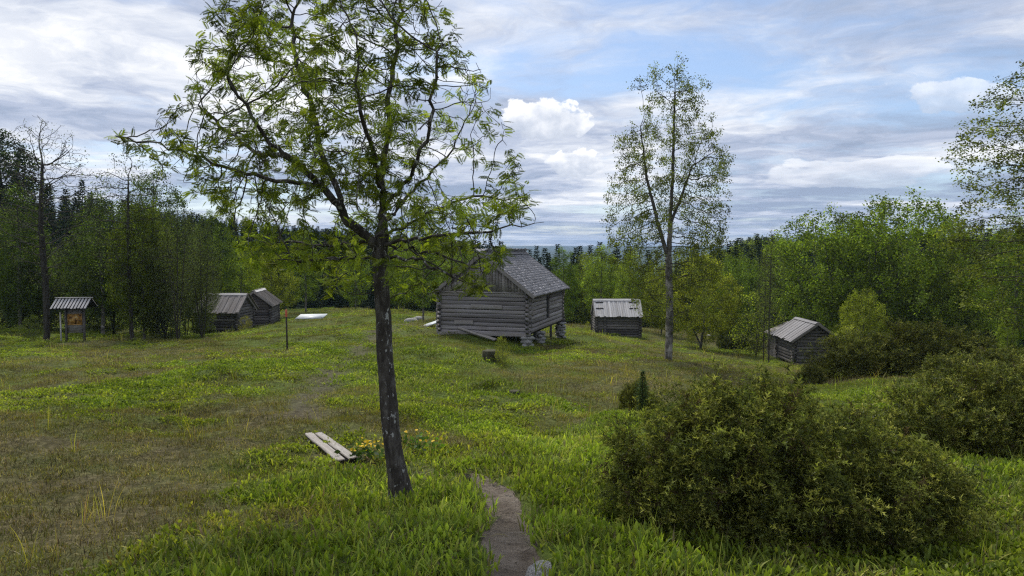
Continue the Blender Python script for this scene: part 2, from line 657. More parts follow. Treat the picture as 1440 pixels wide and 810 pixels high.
M_LEAF = leaf_mat('leaf', 0.45, gloss=0.012)
M_NEEDLE = leaf_mat('needle', 0.15, gloss=0.006)
M_GRASS = leaf_mat('grass_blade', 0.45, rough=0.5, gloss=0.008, usecol=False, inst=True)
M_PETAL = leaf_mat('petal', 0.3, gloss=0.02)
M_BARK_ROWAN = bark_mat('rowan_bark', [(0.3, (.018, .016, .014)), (0.5, (.055, .048, .042)), (0.7, (.13, .12, .11))], (20, 20, 6), ((24, 24, 13), 0.60, (.33, .33, .32)))
M_BARK_DARK = bark_mat('dark_bark', [(0.3, (.018, .016, .013)), (0.55, (.05, .045, .038)), (0.75, (.10, .09, .08))])
M_BARK_GREY = bark_mat('grey_bark', [(0.3, (.04, .038, .033)), (0.55, (.10, .095, .085)), (0.75, (.19, .185, .17))])
M_BARK_BIRCH = bark_mat('birch_bark', [(0.3, (.05, .045, .04)), (0.48, (.13, .12, .105)), (0.66, (.33, .31, .28))], (3, 3, 2.5), ((4, 4, 9), 0.60, (.05, .045, .04)), twig=(.03, .14, (.045, .038, .032)))
M_LOG = wood_mat('weathered_log', (.225, .210, .212), (1.5, 16, 16), 0.9)
M_LOG_DARK = wood_mat('dark_log', (.115, .106, .102), (1.5, 16, 16), 0.9)
M_BOARD = wood_mat('weathered_board', (.235, .218, .212), (2.0, 30, 30))
M_BOARD_PALE = wood_mat('pale_board', (.47, .46, .46), (2.0, 30, 30), 0.35)
M_BOARD_NEW = wood_mat('bleached_plank', (.36, .335, .31), (2.0, 30, 30), 0.3)
M_SHINGLE = wood_mat('shingle_wood', (.24, .235, .245), (3.0, 20, 20), 0.3)


def simple_mat(name, col, rough=0.85, var=0.35, scale=6.0, bstr=0.4):
    m, g = mat(name)
    n = g.noise(ocoord(g), scale, 5, 0.6)
    b = np.array(col)
    c = g.ramp(n, [(0.3, b * (1 - var)), (0.7, b * (1 + var))])
    finish(g, principled(g, c, rough, bump(g, n, bstr, 0.02), 0.25))
    return m


M_DARK = simple_mat('shadowed_wood_core', (.03, .026, .023))
M_ROCK = simple_mat('rock', (.26, .255, .25), 0.9, 0.5, 9.0, 0.9)
M_FELT = simple_mat('dark_roof_patch', (.012, .011, .011))
M_RED = simple_mat('faded_red_paint', (.42, .10, .06), 0.7, 0.25)
M_POLE = simple_mat('dark_pole', (.035, .028, .022), 0.8)
M_SHEET = simple_mat('pale_sheet', (.42, .45, .47), 0.5, 0.18, 3.0, 0.15)
M_STUMP = bark_mat('stump_wood', [(0.3, (.022, .020, .014)), (0.5, (.05, .05, .026)), (0.75, (.13, .12, .10))], (10, 10, 4))


def tint_mat(name, rough=0.9):
    m, g = mat(name)
    tc = ocoord(g, False)
    a = g.n('ShaderNodeAttribute', attribute_name='tint').outputs['Color']
    n = g.noise(g.mapping(tc, scale=(6, 6, 6)), 3.0, 5, 0.6)
    c = g.mix(1.0, a, g.ramp(n, [(0.3, 0.6), (0.7, 1.4)]), 'MULTIPLY')
    finish(g, principled(g, c, rough, bump(g, n, 0.5, 0.01), 0.3))
    return m


M_SHINGLES = tint_mat('weathered_shingles', 1.0)


def ground_mat():
    m, g = mat('meadow_ground')
    tc = g.n('ShaderNodeTexCoord').outputs['Object']
    dry = g.n('ShaderNodeAttribute', attribute_name='dry').outputs['Fac']
    soil = g.n('ShaderNodeAttribute', attribute_name='soil').outputs['Fac']
    wood = g.n('ShaderNodeAttribute', attribute_name='forest').outputs['Fac']
    n1 = g.noise(tc, 2.2, 6, 0.65)
    n2 = g.noise(tc, 11.0, 5, 0.65)
    n3 = g.noise(tc, 60.0, 3, 0.6)
    green = g.ramp(n2, [(0.3, (.030, .046, .008)), (0.55, (.085, .120, .018)), (0.75, (.14, .175, .030))])
    straw = g.ramp(n2, [(0.25, (.026, .024, .010)), (0.5, (.072, .062, .027)), (0.75, (.18, .155, .082))])
    f = g.math('ADD', dry, g.math('MULTIPLY', g.math('SUBTRACT', n1, 0.5), 0.7), clamp=True)
    c = g.mix(f, green, straw)
    earth = g.ramp(n2, [(0.3, (.045, .034, .025)), (0.6, (.10, .08, .062)), (0.8, (.16, .135, .11))])
    c = g.mix(g.math('MULTIPLY', soil, 0.85), c, earth)
    far = g.ramp(g.noise(tc, 0.05, 8, 0.7), [(0.3, (.010, .018, .007)), (0.7, (.03, .05, .017))])
    c = g.mix(wood, c, far)
    h = g.math('ADD', g.math('MULTIPLY', n2, 1.0), g.math('MULTIPLY', n3, 0.5))
    finish(g, principled(g, c, 0.95, bump(g, h, 0.9, 0.05), 0.1))
    return m


def soil_mat():
    m, g = mat('trodden_soil')
    tc = g.n('ShaderNodeTexCoord').outputs['Object']
    n1 = g.noise(tc, 5.0, 6, 0.65)
    n2 = g.noise(tc, 34.0, 5, 0.7)
    c = g.ramp(n1, [(0.3, (.10, .080, .062)), (0.5, (.19, .158, .128)), (0.75, (.30, .26, .22))])
    c = g.mix(g.sstep(n2, 0.56, 0.66), c, (.07, .055, .042))
    h = g.math('ADD', g.math('MULTIPLY', n1, 1.5), n2)
    finish(g, principled(g, c, 0.95, bump(g, h, 1.0, 0.06), 0.15))
    return m


M_GROUND = ground_mat()
M_SOIL = soil_mat()


# ------------------------------------------------------------------ ground sheet
def build_ground():
    n = 230
    t = np.linspace(-1, 1, 2 * n + 1)
    k = math.asinh(6500 / 2.6)
    xs = 0.3 + 2.6 * np.sinh(k * t)
    ys = 5.5 + 2.6 * np.sinh(k * t)
    X, Y = np.meshgrid(xs, ys)
    Z = ground(X, Y)
    V = np.stack([X.ravel(), Y.ravel(), Z.ravel()], 1)
    m = 2 * n + 1
    i = np.arange(m * m).reshape(m, m)
    Fq = np.stack([i[:-1, :-1].ravel(), i[:-1, 1:].ravel(), i[1:, 1:].ravel(), i[1:, :-1].ravel()], 1)
    dry, h = sward(V[:, 0], V[:, 1])
    r = np.hypot(V[:, 0], V[:, 1])
    soil = np.maximum(path_near(V[:, 0], V[:, 1]), 0.8 * path_far(V[:, 0], V[:, 1]))
    me = np_mesh('ground', V, Fq, M_GROUND, fattr=dict(dry=dry, soil=soil, forest=sstep(r, 85, 120)), smooth=True)
    return kind(obj('ground', me), 'structure')


build_ground()


def build_path():
    # resample centre line smoothly
    P, W = NEARP, NEARW
    s = np.linspace(0, len(P) - 1, 90)
    idx = np.arange(len(P))

    def cr(vals):
        out = []
        for q in s:
            i = min(int(q), len(P) - 2)
            f = q - i
            p0, p1, p2, p3 = vals[max(i - 1, 0)], vals[i], vals[i + 1], vals[min(i + 2, len(P) - 1)]
            out.append(0.5 * ((2 * p1) + (-p0 + p2) * f + (2 * p0 - 5 * p1 + 4 * p2 - p3) * f * f + (-p0 + 3 * p1 - 3 * p2 + p3) * f ** 3))
        return np.array(out)
    c, w = cr(P), cr(W[:, None])[:, 0]
    tg = norm(np.gradient(c, axis=0))
    nr = np.stack([tg[:, 1], -tg[:, 0]], 1)
    K = 13
    u = np.linspace(-1, 1, K)
    rag = 1 + 0.6 * (fbm(np.arange(90)[:, None] * 0.18 + 0 * u[None], (u[None] > 0) * 9.0 + 0.1 + 0 * s[:, None], 3, 3) - 0.5)
    X = c[:, None, 0] + nr[:, None, 0] * (u * 1.12)[None] * w[:, None] * rag
    Y = c[:, None, 1] + nr[:, None, 1] * (u * 1.12)[None] * w[:, None] * rag
    Z = base_ground(X, Y) - 0.030 * (1 - np.abs(u) ** 3)[None] - 0.012 - 0.05 * (np.abs(u) > 0.95)[None]
    Z = Z + 0.07 * (fbm(X * 9, Y * 9, 13, 4) - 0.5)
    V = np.stack([X.ravel(), Y.ravel(), Z.ravel()], 1)
    i = np.arange(90 * K).reshape(90, K)
    Fq = np.stack([i[:-1, :-1].ravel(), i[:-1, 1:].ravel(), i[1:, 1:].ravel(), i[1:, :-1].ravel()], 1)
    kind(obj('path', np_mesh('path', V, Fq, M_SOIL, smooth=True)), 'structure')


build_path()


# ------------------------------------------------------------------ grass
def blade(L, w, lean, az, bx, by, seg=3, tipw=0.15, droop=0.5):
    """one curved blade, returned as strip vertices + quads"""
    V, Fq = [], []
    ca, sa = math.cos(az), math.sin(az)
    pa = az + PI / 2 + random.uniform(-.5, .5)
    wx, wy = math.cos(pa), math.sin(pa)
    x = y = z = 0.0
    ang = lean
    for i in range(seg + 1):
        t = i / seg
        ww = w * (math.sin(PI * (0.18 + 0.75 * t)) if t < 1 else tipw) * 0.5
        V += [(bx + x * ca - wx * ww, by + x * sa - wy * ww, z), (bx + x * ca + wx * ww, by + x * sa + wy * ww, z)]
        x += math.sin(ang) * L / seg
        z += math.cos(ang) * L / seg
        ang += droop / seg
    for i in range(seg):
        Fq.append((2 * i, 2 * i + 1, 2 * i + 3, 2 * i + 2))
    return V, Fq


def clump_mesh(name, n, rad, Lr, wr, lean, droop, seg, cols, leafy=False):
    V, Fq, T = [], [], []
    for _ in range(n):
        a, r = random.uniform(0, 2 * PI), rad * math.sqrt(random.random())
        L = random.uniform(*Lr) * (1 - 0.3 * r / rad)
        v, f = blade(L, random.uniform(*wr), abs(random.gauss(0, lean)), random.uniform(0, 2 * PI), r * math.cos(a), r * math.sin(a), seg,
                     droop=random.uniform(0.2, 1.0) * droop)
        if leafy:
            h = random.uniform(0.15, 1.0) * Lr[1] * 1.1
            v = [(p[0], p[1], p[2] + h) for p in v]
        o = len(V)
        V += v
        Fq += [tuple(i + o for i in q) for q in f]
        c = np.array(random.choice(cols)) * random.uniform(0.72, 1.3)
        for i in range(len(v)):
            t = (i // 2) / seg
            T.append(c * (0.72 + 0.38 * t))  # blade base coloured darker, standing in for shade deep in the tuft
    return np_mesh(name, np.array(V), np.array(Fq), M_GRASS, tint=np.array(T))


GREEN = [(.225, .275, .040), (.175, .230, .034), (.300, .325, .055), (.110, .155, .026)]
MIXED = [(.130, .165, .025), (.155, .175, .034), (.19, .175, .062), (.085, .115, .019)]
STRAW = [(.165, .14, .072), (.10, .078, .036), (.28, .245, .145), (.075, .085, .024)]
FORB = [(.165, .22, .024), (.13, .19, .02), (.21, .26, .034)]
gcol = bpy.data.collections.new('grass_sources')
specs = []
for k in range(5):
    specs.append(('lush', clump_mesh('clump', 32, .14, (.05, .17), (.007, .016), .5, 1.4, 3, GREEN + GREEN + STRAW[:1])))
for k in range(4):
    specs.append(('short', clump_mesh('clump', 60, .15, (.03, .07), (.003, .006), .55, 1.0, 2, MIXED)))
for k in range(4):
    specs.append(('straw', clump_mesh('clump', 70, .16, (.03, .10), (.003, .006), 1.25, .7, 2, STRAW)))
for k in range(3):
    specs.append(('forb', clump_mesh('clump', 40, .14, (.03, .055), (.014, .026), .9, .6, 2, FORB, True)))
for k in range(3):
    specs.append(('tall', clump_mesh('clump', 9, .10, (.22, .42), (.003, .006), .22, .7, 4, GREEN + STRAW[:2])))
IDX = {}
for i, (kd, me) in enumerate(specs):
    o = bpy.data.objects.new('grass_source_%02d' % i, me)
    gcol.objects.link(o)
    IDX.setdefault(kd, []).append(i)


def instancer(name, P, rot, scl, idx, col, coll, label, cat):
    me = bpy.data.meshes.new(name)
    me.vertices.add(len(P))
    me.vertices.foreach_set('co', np.ascontiguousarray(P, dtype=np.float32).ravel())
    a = me.attributes.new('rot', 'FLOAT_VECTOR', 'POINT')
    a.data.foreach_set('vector', np.ascontiguousarray(rot, dtype=np.float32).ravel())
    a = me.attributes.new('scl', 'FLOAT_VECTOR', 'POINT')
    a.data.foreach_set('vector', np.ascontiguousarray(scl, dtype=np.float32).ravel())
    a = me.attributes.new('idx', 'INT', 'POINT')
    a.data.foreach_set('value', np.asarray(idx, dtype=np.int32))
    a = me.attributes.new('itint', 'FLOAT_VECTOR', 'POINT')
    a.data.foreach_set('vector', np.ascontiguousarray(col, dtype=np.float32).ravel())
    ng = bpy.data.node_groups.new(name + '_nodes', 'GeometryNodeTree')
    ng.interface.new_socket('Geometry', in_out='INPUT', socket_type='NodeSocketGeometry')
    ng.interface.new_socket('Geometry', in_out='OUTPUT', socket_type='NodeSocketGeometry')
    N, Lk = ng.nodes, ng.links
    gi, go = N.new('NodeGroupInput'), N.new('NodeGroupOutput')
    ci = N.new('GeometryNodeCollectionInfo')
    ci.inputs['Collection'].default_value = coll
    ci.inputs['Separate Children'].default_value = True
    ci.inputs['Reset Children'].default_value = True
    ip = N.new('GeometryNodeInstanceOnPoints')
    ip.inputs['Pick Instance'].default_value = True

    def na(nm, ty):
        nd = N.new('GeometryNodeInputNamedAttribute')
        nd.data_type = ty
        nd.inputs[0].default_value = nm
        return nd.outputs[0]
    Lk.new(gi.outputs[0], ip.inputs['Points'])
    Lk.new(ci.outputs[0], ip.inputs['Instance'])
    Lk.new(na('idx', 'INT'), ip.inputs['Instance Index'])
    Lk.new(na('rot', 'FLOAT_VECTOR'), ip.inputs['Rotation'])
    Lk.new(na('scl', 'FLOAT_VECTOR'), ip.inputs['Scale'])
    Lk.new(ip.outputs[0], go.inputs[0])
    o = obj(name, me)
    md = o.modifiers.new('scatter', 'NODES')
    md.node_group = ng
    tag(o, label, cat)
    return kind(o, 'stuff')


BLOCK = []       # (x, y, radius) kept clear of grass: set by buildings


def grass_points():
    pts = []
    # (y0, y1, density per m2, scale)
    for (y0, y1, dens, sc) in [(2.4, 7.0, 95, 1.0), (7.0, 12.0, 70, 1.1), (12.0, 20.0, 34, 1.45), (20.0, 34.0, 15, 2.0), (34.0, 60.0, 6, 2.8), (60.0, 90.0, 2.2, 4.0)]:
        w = 0.85
        area = w * (y1 * y1 - y0 * y0)
        n = int(area * dens)
        y = np.sqrt(rng.uniform(y0 * y0, y1 * y1, n))
        x = rng.uniform(-1, 1, n) * (y * w + 0.6)
        pts.append(np.stack([x, y, np.full(n, sc)], 1))
    return np.concatenate(pts)


def build_grass():
    G = grass_points()
    x, y, sc = G[:, 0], G[:, 1], G[:, 2]
    dry, hgt = sward(x, y)
    pn, pf = path_near(x, y), path_far(x, y)
    u = rng.random(len(x))
    dpth, wpth = dist_poly(x, y, NEARP, NEARW)
    keep = (dpth > wpth * 1.12 + .035 + .10 * (fbm(x * 5, y * 5, 77, 2) - .5)) & (u > 0.85 * pf)
    for bx, by, br in BLOCK:
        keep &= np.hypot(x - bx, y - by) > br
    # pixels of thin cover on the straw patches
    u2 = rng.random(len(x))
    keep &= ~((dry > 0.75) & (u2 < 0.45))
    x, y, sc, dry, hgt = x[keep], y[keep], sc[keep], dry[keep], hgt[keep]
    n = len(x)
    u = rng.random(n)
    u3 = rng.random(n)
    forbn = fbm(x / 2.3, y / 2.3, 91, 2)
    kd = np.where(u < dry * 0.75, 2, np.where(hgt + .3 * (rng.random(n) - .5) > 0.58, 0, 1))
    kd = np.where((kd == 1) & (forbn > 0.50) & (dry < 0.4), 3, kd)
    kd = np.where((kd == 0) & (u3 < 0.22), 3, kd)
    kd = np.where((kd == 0) & (u3 > 0.90), 2, kd)
    kd = np.where((u3 > 0.985), 4, kd)
    names = ['lush', 'short', 'straw', 'forb', 'tall']
    idx = np.zeros(n, int)
    for k, nm in enumerate(names):
        ch = np.array(IDX[nm])
        idx = np.where(kd == k, ch[rng.integers(0, len(ch), n)], idx)
    z = ground(x, y)
    rot = np.stack([rng.normal(0, .10, n), rng.normal(0, .10, n), rng.uniform(0, 2 * PI, n)], 1)
    s = rng.uniform(.75, 1.25, n)
    hs = np.where(kd == 0, 0.35 + 0.75 * hgt, np.where(kd == 1, 0.7 + 0.8 * hgt, np.where(kd == 3, 0.5 + 0.9 * hgt, 0.9)))
    zs = s * hs * (1 + (sc - 1) * 0.42)
    xs = s * sc * np.where(kd == 2, 1.15, 1.0)
    scl = np.stack([xs, xs, zs], 1)
    big = fbm(x / 3.1, y / 3.1, 101, 3)[:, None]
    sm = fbm(x / .55, y / .55, 131, 3)[:, None]
    v = (0.0 + 0.95 * big + 1.15 * sm) * rng.uniform(.88, 1.12, (n, 1))  # patchy tone of tufts, with mound shading put into the colour
    col = v * np.where(kd[:, None] == 2, np.array([[1, .97, .9]]), np.array([[1, 1, 1]]) + (dry[:, None] * np.array([[.55, .10, .25]])))
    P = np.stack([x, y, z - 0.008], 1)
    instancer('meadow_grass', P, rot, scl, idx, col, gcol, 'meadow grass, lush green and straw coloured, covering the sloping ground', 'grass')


# ------------------------------------------------------------------ trees
def grow(attr, pos, par, step, di, dk, iters=200, bias=(0, 0, 0.06), r=None):
    """space colonisation from the start nodes (pos, par)"""
    r = r or rng
    pos = [np.array(p, float) for p in pos]
    par = list(par)
    A = np.array(attr)
    near = np.full(len(A), 1e9)
    nid = np.zeros(len(A), int)

    def upd(start):
        Q = np.array(pos[start:])
        for s in range(0, len(Q), 256):
            D = np.linalg.norm(A[:, None, :] - Q[None, s:s + 256], axis=2)
            j = D.argmin(1)
            d = D[np.arange(len(A)), j]
            m = d < near
            near[m] = d[m]
            nid[m] = j[m] + start + s
    upd(0)
    seen = set()
    for _ in range(iters):
        act = near < di
        act &= near > dk
        if not act.any():
            break
        st = len(pos)
        ids = nid[act]
        Dv = norm(A[act] - np.array(pos)[ids])
        uid, inv = np.unique(ids, return_inverse=True)
        S = np.zeros((len(uid), 3))
        np.add.at(S, inv, Dv)
        S = norm(norm(S) + np.array(bias) + r.normal(0, .14, S.shape))
        added = 0
        for k, i in enumerate(uid):
            q = pos[i] + S[k] * step
            key = (int(i), tuple(np.round(q / (step * 0.5)).astype(int)))
            if key in seen:
                continue
            seen.add(key)
            pos.append(q)
            par.append(int(i))
            added += 1
        if not added:
            break
        upd(st)
        k2 = near > dk
        if k2.sum() < len(A):
            A = A[k2]
            near = near[k2]
            nid = nid[k2]
        if len(A) == 0:
            break
    return np.array(pos), np.array(par)


def radii(pos, par, rtip, R, e=2.4):
    n = len(pos)
    r = np.zeros(n)
    kids = np.zeros(n, int)
    for i in range(1, n):
        kids[par[i]] += 1
    acc = np.zeros(n)
    for i in range(n - 1, -1, -1):
        r[i] = rtip if acc[i] == 0 else acc[i] ** (1 / e)
        if i > 0:
            acc[par[i]] += r[i] ** e
    k = math.log(R / rtip) / math.log(max(r[0] / rtip, 1.01))
    return rtip * (r / rtip) ** k, kids


def tubes(pos, par, r, n=5, rmin=0.0):
    N = len(pos)
    ids = np.arange(1, N)
    ids = ids[r[1:] >= rmin] if rmin else ids
    p = par[ids]
    main = np.full(N, -1)
    best = np.zeros(N)
    for i in range(1, N):
        if r[i] > best[par[i]]:
            best[par[i]] = r[i]
            main[par[i]] = i
    d = norm(pos[ids] - pos[p])
    dn = np.zeros((N, 3))
    dn[0] = (0, 0, 1)
    dn[1:] = norm(pos[1:] - pos[par[1:]])
    ismain = main[p] == ids
    dA = np.where(ismain[:, None], dn[p], d)
    rA = np.where(ismain, r[p], r[ids] * 1.15)

    def ring(c, dd, rr):
        ref = np.array([[0.31, 0.95, 0.05]])
        x = norm(np.cross(ref, dd))
        y = np.cross(dd, x)
        a = np.arange(n) * 2 * PI / n
        return c[:, None] + rr[:, None, None] * (x[:, None] * np.cos(a)[None, :, None] + y[:, None] * np.sin(a)[None, :, None])
    RA, RB = ring(pos[p], dA, rA), ring(pos[ids], d, r[ids])
    V = np.concatenate([RA, RB], axis=1).reshape(-1, 3)
    b = (np.arange(len(ids)) * 2 * n)[:, None]
    j = np.arange(n)
    j2 = (j + 1) % n
    Fq = np.stack([b + j, b + j2, b + n + j2, b + n + j], 2).reshape(-1, 4)
    RADV[0] = np.repeat(np.stack([rA, r[ids]], 1)[:, :, None], n, axis=2).reshape(-1)
    return V, Fq


RADV = [None]


def leaf_template(k='diamond'):
    if k == 'diamond':      # folded pointed leaf, length 1 along z, normal ~ y
        V = np.array([[0, 0, 0], [.30, .06, .45], [0, -.05, 1.0], [-.30, .06, .45]])
        return V, np.array([[0, 1, 2, 3]])
    if k == 'pinnate':      # rowan leaf: paired leaflets on a drooping rachis
        V, Fq = [], []

        def leaflet(o, d, L, w):
            d = d / np.linalg.norm(d)
            s = np.cross(d, np.array([0, 1.0, 0]))
            s = s / np.linalg.norm(s)
            b = len(V)
            V.extend([o, o + d * L * .5 + s * w * .5 + np.array([0, .015, 0]), o + d * L - np.array([0, .03, 0]), o + d * L * .5 - s * w * .5 + np.array([0, .015, 0])])
            Fq.append([b, b + 1, b + 2, b + 3])
        for i in range(7):
            t = 0.22 + 0.115 * i
            o = np.array([0, -0.22 * t * t, t])
            for s in (-1, 1):
                leaflet(o, np.array([s * 1.0, -.15 - .1 * t, .5]), .42 - .03 * abs(i - 2), .12)
        leaflet(np.array([0, -.22, 1.0]), np.array([0, -.4, 1.0]), .38, .12)
        return np.array(V), np.array(Fq)


def foliage(nodes, per, spread, size, tmpl, cols, r, droop=0.3, flat=0.5, out=None):
    """leaves about the given nodes"""
    TV, TF = tmpl
    N = len(nodes) * per
    P = np.repeat(nodes, per, axis=0) + r.normal(0, spread, (N, 3))
    d = r.normal(0, 1, (N, 3))
    d[:, 2] = d[:, 2] * 0.6 - droop
    if out is not None:
        d += np.repeat(out, per, axis=0) * 0.8
    M = frames(d, r.uniform(-flat * PI, flat * PI, N), r)
    s = r.uniform(size[0], size[1], N)
    M = M * s[:, None, None]
    ch = np.array(cols)
    nc = np.array([mnoise.noise(Vector(q * 1.1)) + .6 * mnoise.noise(Vector(q * 2.7)) for q in nodes])
    nv = np.repeat(np.clip(.95 + 1.1 * nc + r.normal(0, .22, len(nodes)), .35, 2.2), per)  # leaf-age tone, plus sunlit and shaded clumps painted into the tint
    c = ch[r.integers(0, len(ch), N)] * r.uniform(.7, 1.3, (N, 1)) * nv[:, None]
    return scatter(TV, TF, M, P, c)


def crown_points(N, prof, r, clump=0.0, cs=1.0, seed=0, ecc=1.0, shift=(0, 0)):
    """points in a body of revolution given by prof [(z, radius)]; clumped by 3-D noise"""
    z = np.array([p[0] for p in prof])
    w = np.array([p[1] for p in prof])
    out = []
    mx = w.max()
    while len(out) < N:
        zz = r.uniform(z[0], z[-1])
        x, y = r.uniform(-mx, mx, 2)
        rr = np.interp(zz, z, w)
        ang = math.atan2(y, x)
        rr *= 1 + 0.42 * mnoise.noise(Vector((math.cos(ang) * 1.5 + seed, math.sin(ang) * 1.5, zz * 0.55)))
        if x * x + y * y > rr * rr:
            continue
        if clump and mnoise.noise(Vector((x / cs + seed * 3.1, y / cs, zz / cs))) < clump - 0.5 + 0.25 * (1 - math.sqrt(x * x + y * y) / max(rr, .01)):
            continue
        out.append((x + shift[0], y * ecc + shift[1], zz))
    return np.array(out)


def stem(pts, step):
    """polyline -> nodes at about step spacing"""
    out = [np.array(pts[0], float)]
    for a, b in zip(pts[:-1], pts[1:]):
        a, b = np.array(a, float), np.array(b, float)
        n = max(1, int(round(np.linalg.norm(b - a) / step)))
        for k in range(1, n + 1):
            out.append(a + (b - a) * k / n)
    return out


def decid(seed, H, prof, stems, NA, step, R, rtip, leafcols, bark, per=5, spread=.12, lsize=(.10, .16), clump=0.0, cs=1.2, leafr=2.2, droop=.25, sides=5, wander=.06, bias=(0, 0, .06), frac=1.0):
    r = np.random.default_rng(seed)
    A = crown_points(NA, prof, r, clump, cs, seed)
    pos, par = [], []
    for st in stems:
        nodes = stem(st, step)
        for k, q in enumerate(nodes):
            q = q + (r.normal(0, wander * step, 3) * [1, 1, 0] if k else 0)
            if pos and k == 0:
                j = int(np.argmin([np.linalg.norm(q - p) for p in pos]))
                if np.linalg.norm(pos[j] - q) < step * 0.6:
                    last = j
                    continue
                pos.append(q)
                par.append(0)
                last = len(pos) - 1
                continue
            pos.append(q)
            par.append(last if k else 0)
            last = len(pos) - 1
    pos, par = grow(A, pos, par, step, step * 14, step * 1.25, bias=bias, r=r)
    rad, kids = radii(pos, par, rtip, R)
    V, Fq = tubes(pos, par, rad, sides)
    wood = np_mesh('trunk', V, Fq, bark, smooth=True, fattr=dict(rad=RADV[0]))
    tip = (rad < rtip * leafr) & (pos[:, 2] > prof[0][0] * 0.8)
    if frac < 1:
        tip &= r.random(len(pos)) < frac
    nodes = pos[tip]
    ctr = np.array([0, 0, (prof[0][0] + prof[-1][0]) / 2])
    V, Fq, t = foliage(nodes, per, spread, lsize, leaf_template(), leafcols, r, droop)
    leaves = np_mesh('crown', V, Fq, M_LEAF, tint=t)
    return dict(H=H, wood=wood, leaf=leaves, n=len(pos))


def tree(proto, name, label, px, Y, top=None, h=None, wide=1.0, rz=None, color=(1, 1, 1), group=None, cat='tree', sink=0.05):
    p = on(px, Y)
    if top is not None:
        h = at(px, top, Y)[2] - p[2]
    s = h / proto['H']
    if rz is None:
        rz = random.uniform(0, 2 * PI)
    t = thing(name, label, cat, (p[0], p[1], p[2] - sink), rz, group)
    t.scale = (s * wide, s * wide, s)
    obj('trunk', proto['wood'], t)
    c = obj('crown', proto['leaf'], t)
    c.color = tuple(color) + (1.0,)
    kind(c, 'stuff')
    return t


def spruce(seed, H=15.0, R=2.2, dark=1.0):
    r = np.random.default_rng(seed)
    V, Fq = tubes(np.array([[0, 0, 0], [0, 0, H * .35], [0, 0, H * .7], [0, 0, H]]), np.array([0, 0, 1, 2]), np.array([.17, .13, .07, .015]), 6)
    wood = np_mesh('trunk', V, Fq, M_BARK_DARK, smooth=True)
    P, D, L, W = [], [], [], []
    z = H * 0.06
    while z < H * 0.985:
        t = z / H
        rr = R * (1 - t) ** 0.8 * (0.75 + 0.25 * math.sin(9 * t + seed)) + .05
        nb = int(5 + 4 * (1 - t))
        a0 = r.uniform(0, 6.3)
        for k in range(nb):
            a = a0 + k * 2 * PI / nb + r.normal(0, .2)
            Lb = rr * r.uniform(.65, 1.12)
            dz = -0.28 + 0.75 * t + r.normal(0, .06)
            m = max(3, int(Lb / .26))
            for j in range(m):
                f = (j + 1) / m
                q = np.array([math.cos(a) * Lb * f, math.sin(a) * Lb * f, z + Lb * f * dz + 0.12 * Lb * f * f])
                for s in (-1, 1):
                    sa = a + s * r.uniform(.5, 1.1)
                    P.append(q)
                    D.append([math.cos(sa), math.sin(sa), r.uniform(-.75, -.15)])
                    L.append(min(.75, .22 + .38 * Lb * (1.1 - f)) * r.uniform(.7, 1.2))
                P.append(q)
                D.append([math.cos(a), math.sin(a), dz + r.uniform(-.3, .1)])
                L.append(.38 * r.uniform(.7, 1.2))
        z += H * (0.022 + 0.012 * r.random()) * (1.1 - 0.5 * t)
    P, D, L = np.array(P), np.array(D), np.array(L)
    TV = np.array([[-.13, 0, 0], [.13, 0, 0], [.16, .03, .5], [0, -.03, 1.0], [-.16, .03, .5]])
    M = frames(D, r.normal(0, .5, len(P)), r) * L[:, None, None]
    c = np.array([[.026, .042, .017]]) * dark * r.uniform(.65, 1.4, (len(P), 1))
    V, Fq, t = scatter(TV, np.array([[0, 1, 2, 3, 4]]), M, P, c)
    return dict(H=H, wood=wood, leaf=np_mesh('crown', V, Fq, M_NEEDLE, tint=t))


# ---- prototypes
LG = [(.200, .240, .030), (.155, .200, .026), (.250, .285, .040), (.110, .150, .022)]
LD = [(.085, .105, .036), (.112, .132, .042), (.060, .076, .028)]
LY = [(.255, .265, .030), (.200, .220, .026), (.300, .300, .042), (.150, .175, .022)]
PR = {}
PR['round'] = decid(101, 9.0, [(1.0, 1.5), (2.5, 3.6), (5, 4.3), (7, 3.4), (8.5, 1.8), (9.0, .4)],
                    [[(0, 0, 0), (.2, 0, 2), (.1, .2, 4.5)], [(0, 0, .3), (-.8, .3, 2), (-1.6, .4, 4)], [(0, 0, .3), (.9, -.3, 2), (1.9, -.2, 4)], [(0, 0, .3), (.1, -.9, 2.2), (.2, -1.6, 4)]],
                    3000, .24, .15, .006, LG, M_BARK_GREY, 17, .15, (.10, .18), .50, .9)
PR['round2'] = decid(102, 9.0, [(.6, 1.5), (2.2, 3.3), (4, 3.9), (6.5, 3.0), (8.3, 1.4), (9.0, .3)],
                     [[(0, 0, 0), (.3, .1, 2.4), (.2, 0, 5)], [(0, 0, .5), (-1, -.5, 2.4), (-1.5, -.9, 4)]],
                     2600, .24, .14, .006, LY, M_BARK_GREY, 17, .15, (.10, .18), .50, .85)
PR['birch'] = decid(103, 12.0, [(1.6, .8), (3.5, 2.0), (6, 2.5), (9, 1.9), (11, .9), (12, .15)],
                    [[(0, 0, 0), (.1, .05, 3), (-.1, .1, 7), (.05, 0, 11)]], 2600, .24, .14, .005, LG, M_BARK_BIRCH, 16, .14, (.09, .16), .48, .8, droop=.7)
PR['birch2'] = decid(104, 12.0, [(.8, 1.0), (3, 2.4), (6, 2.9), (9, 2.1), (11, 1.0), (12, .2)],
                     [[(0, 0, 0), (-.1, .05, 3), (.15, -.1, 7), (0, 0, 11)]], 2800, .25, .15, .005, LG, M_BARK_BIRCH, 16, .15, (.09, .17), .48, .9, droop=.8)
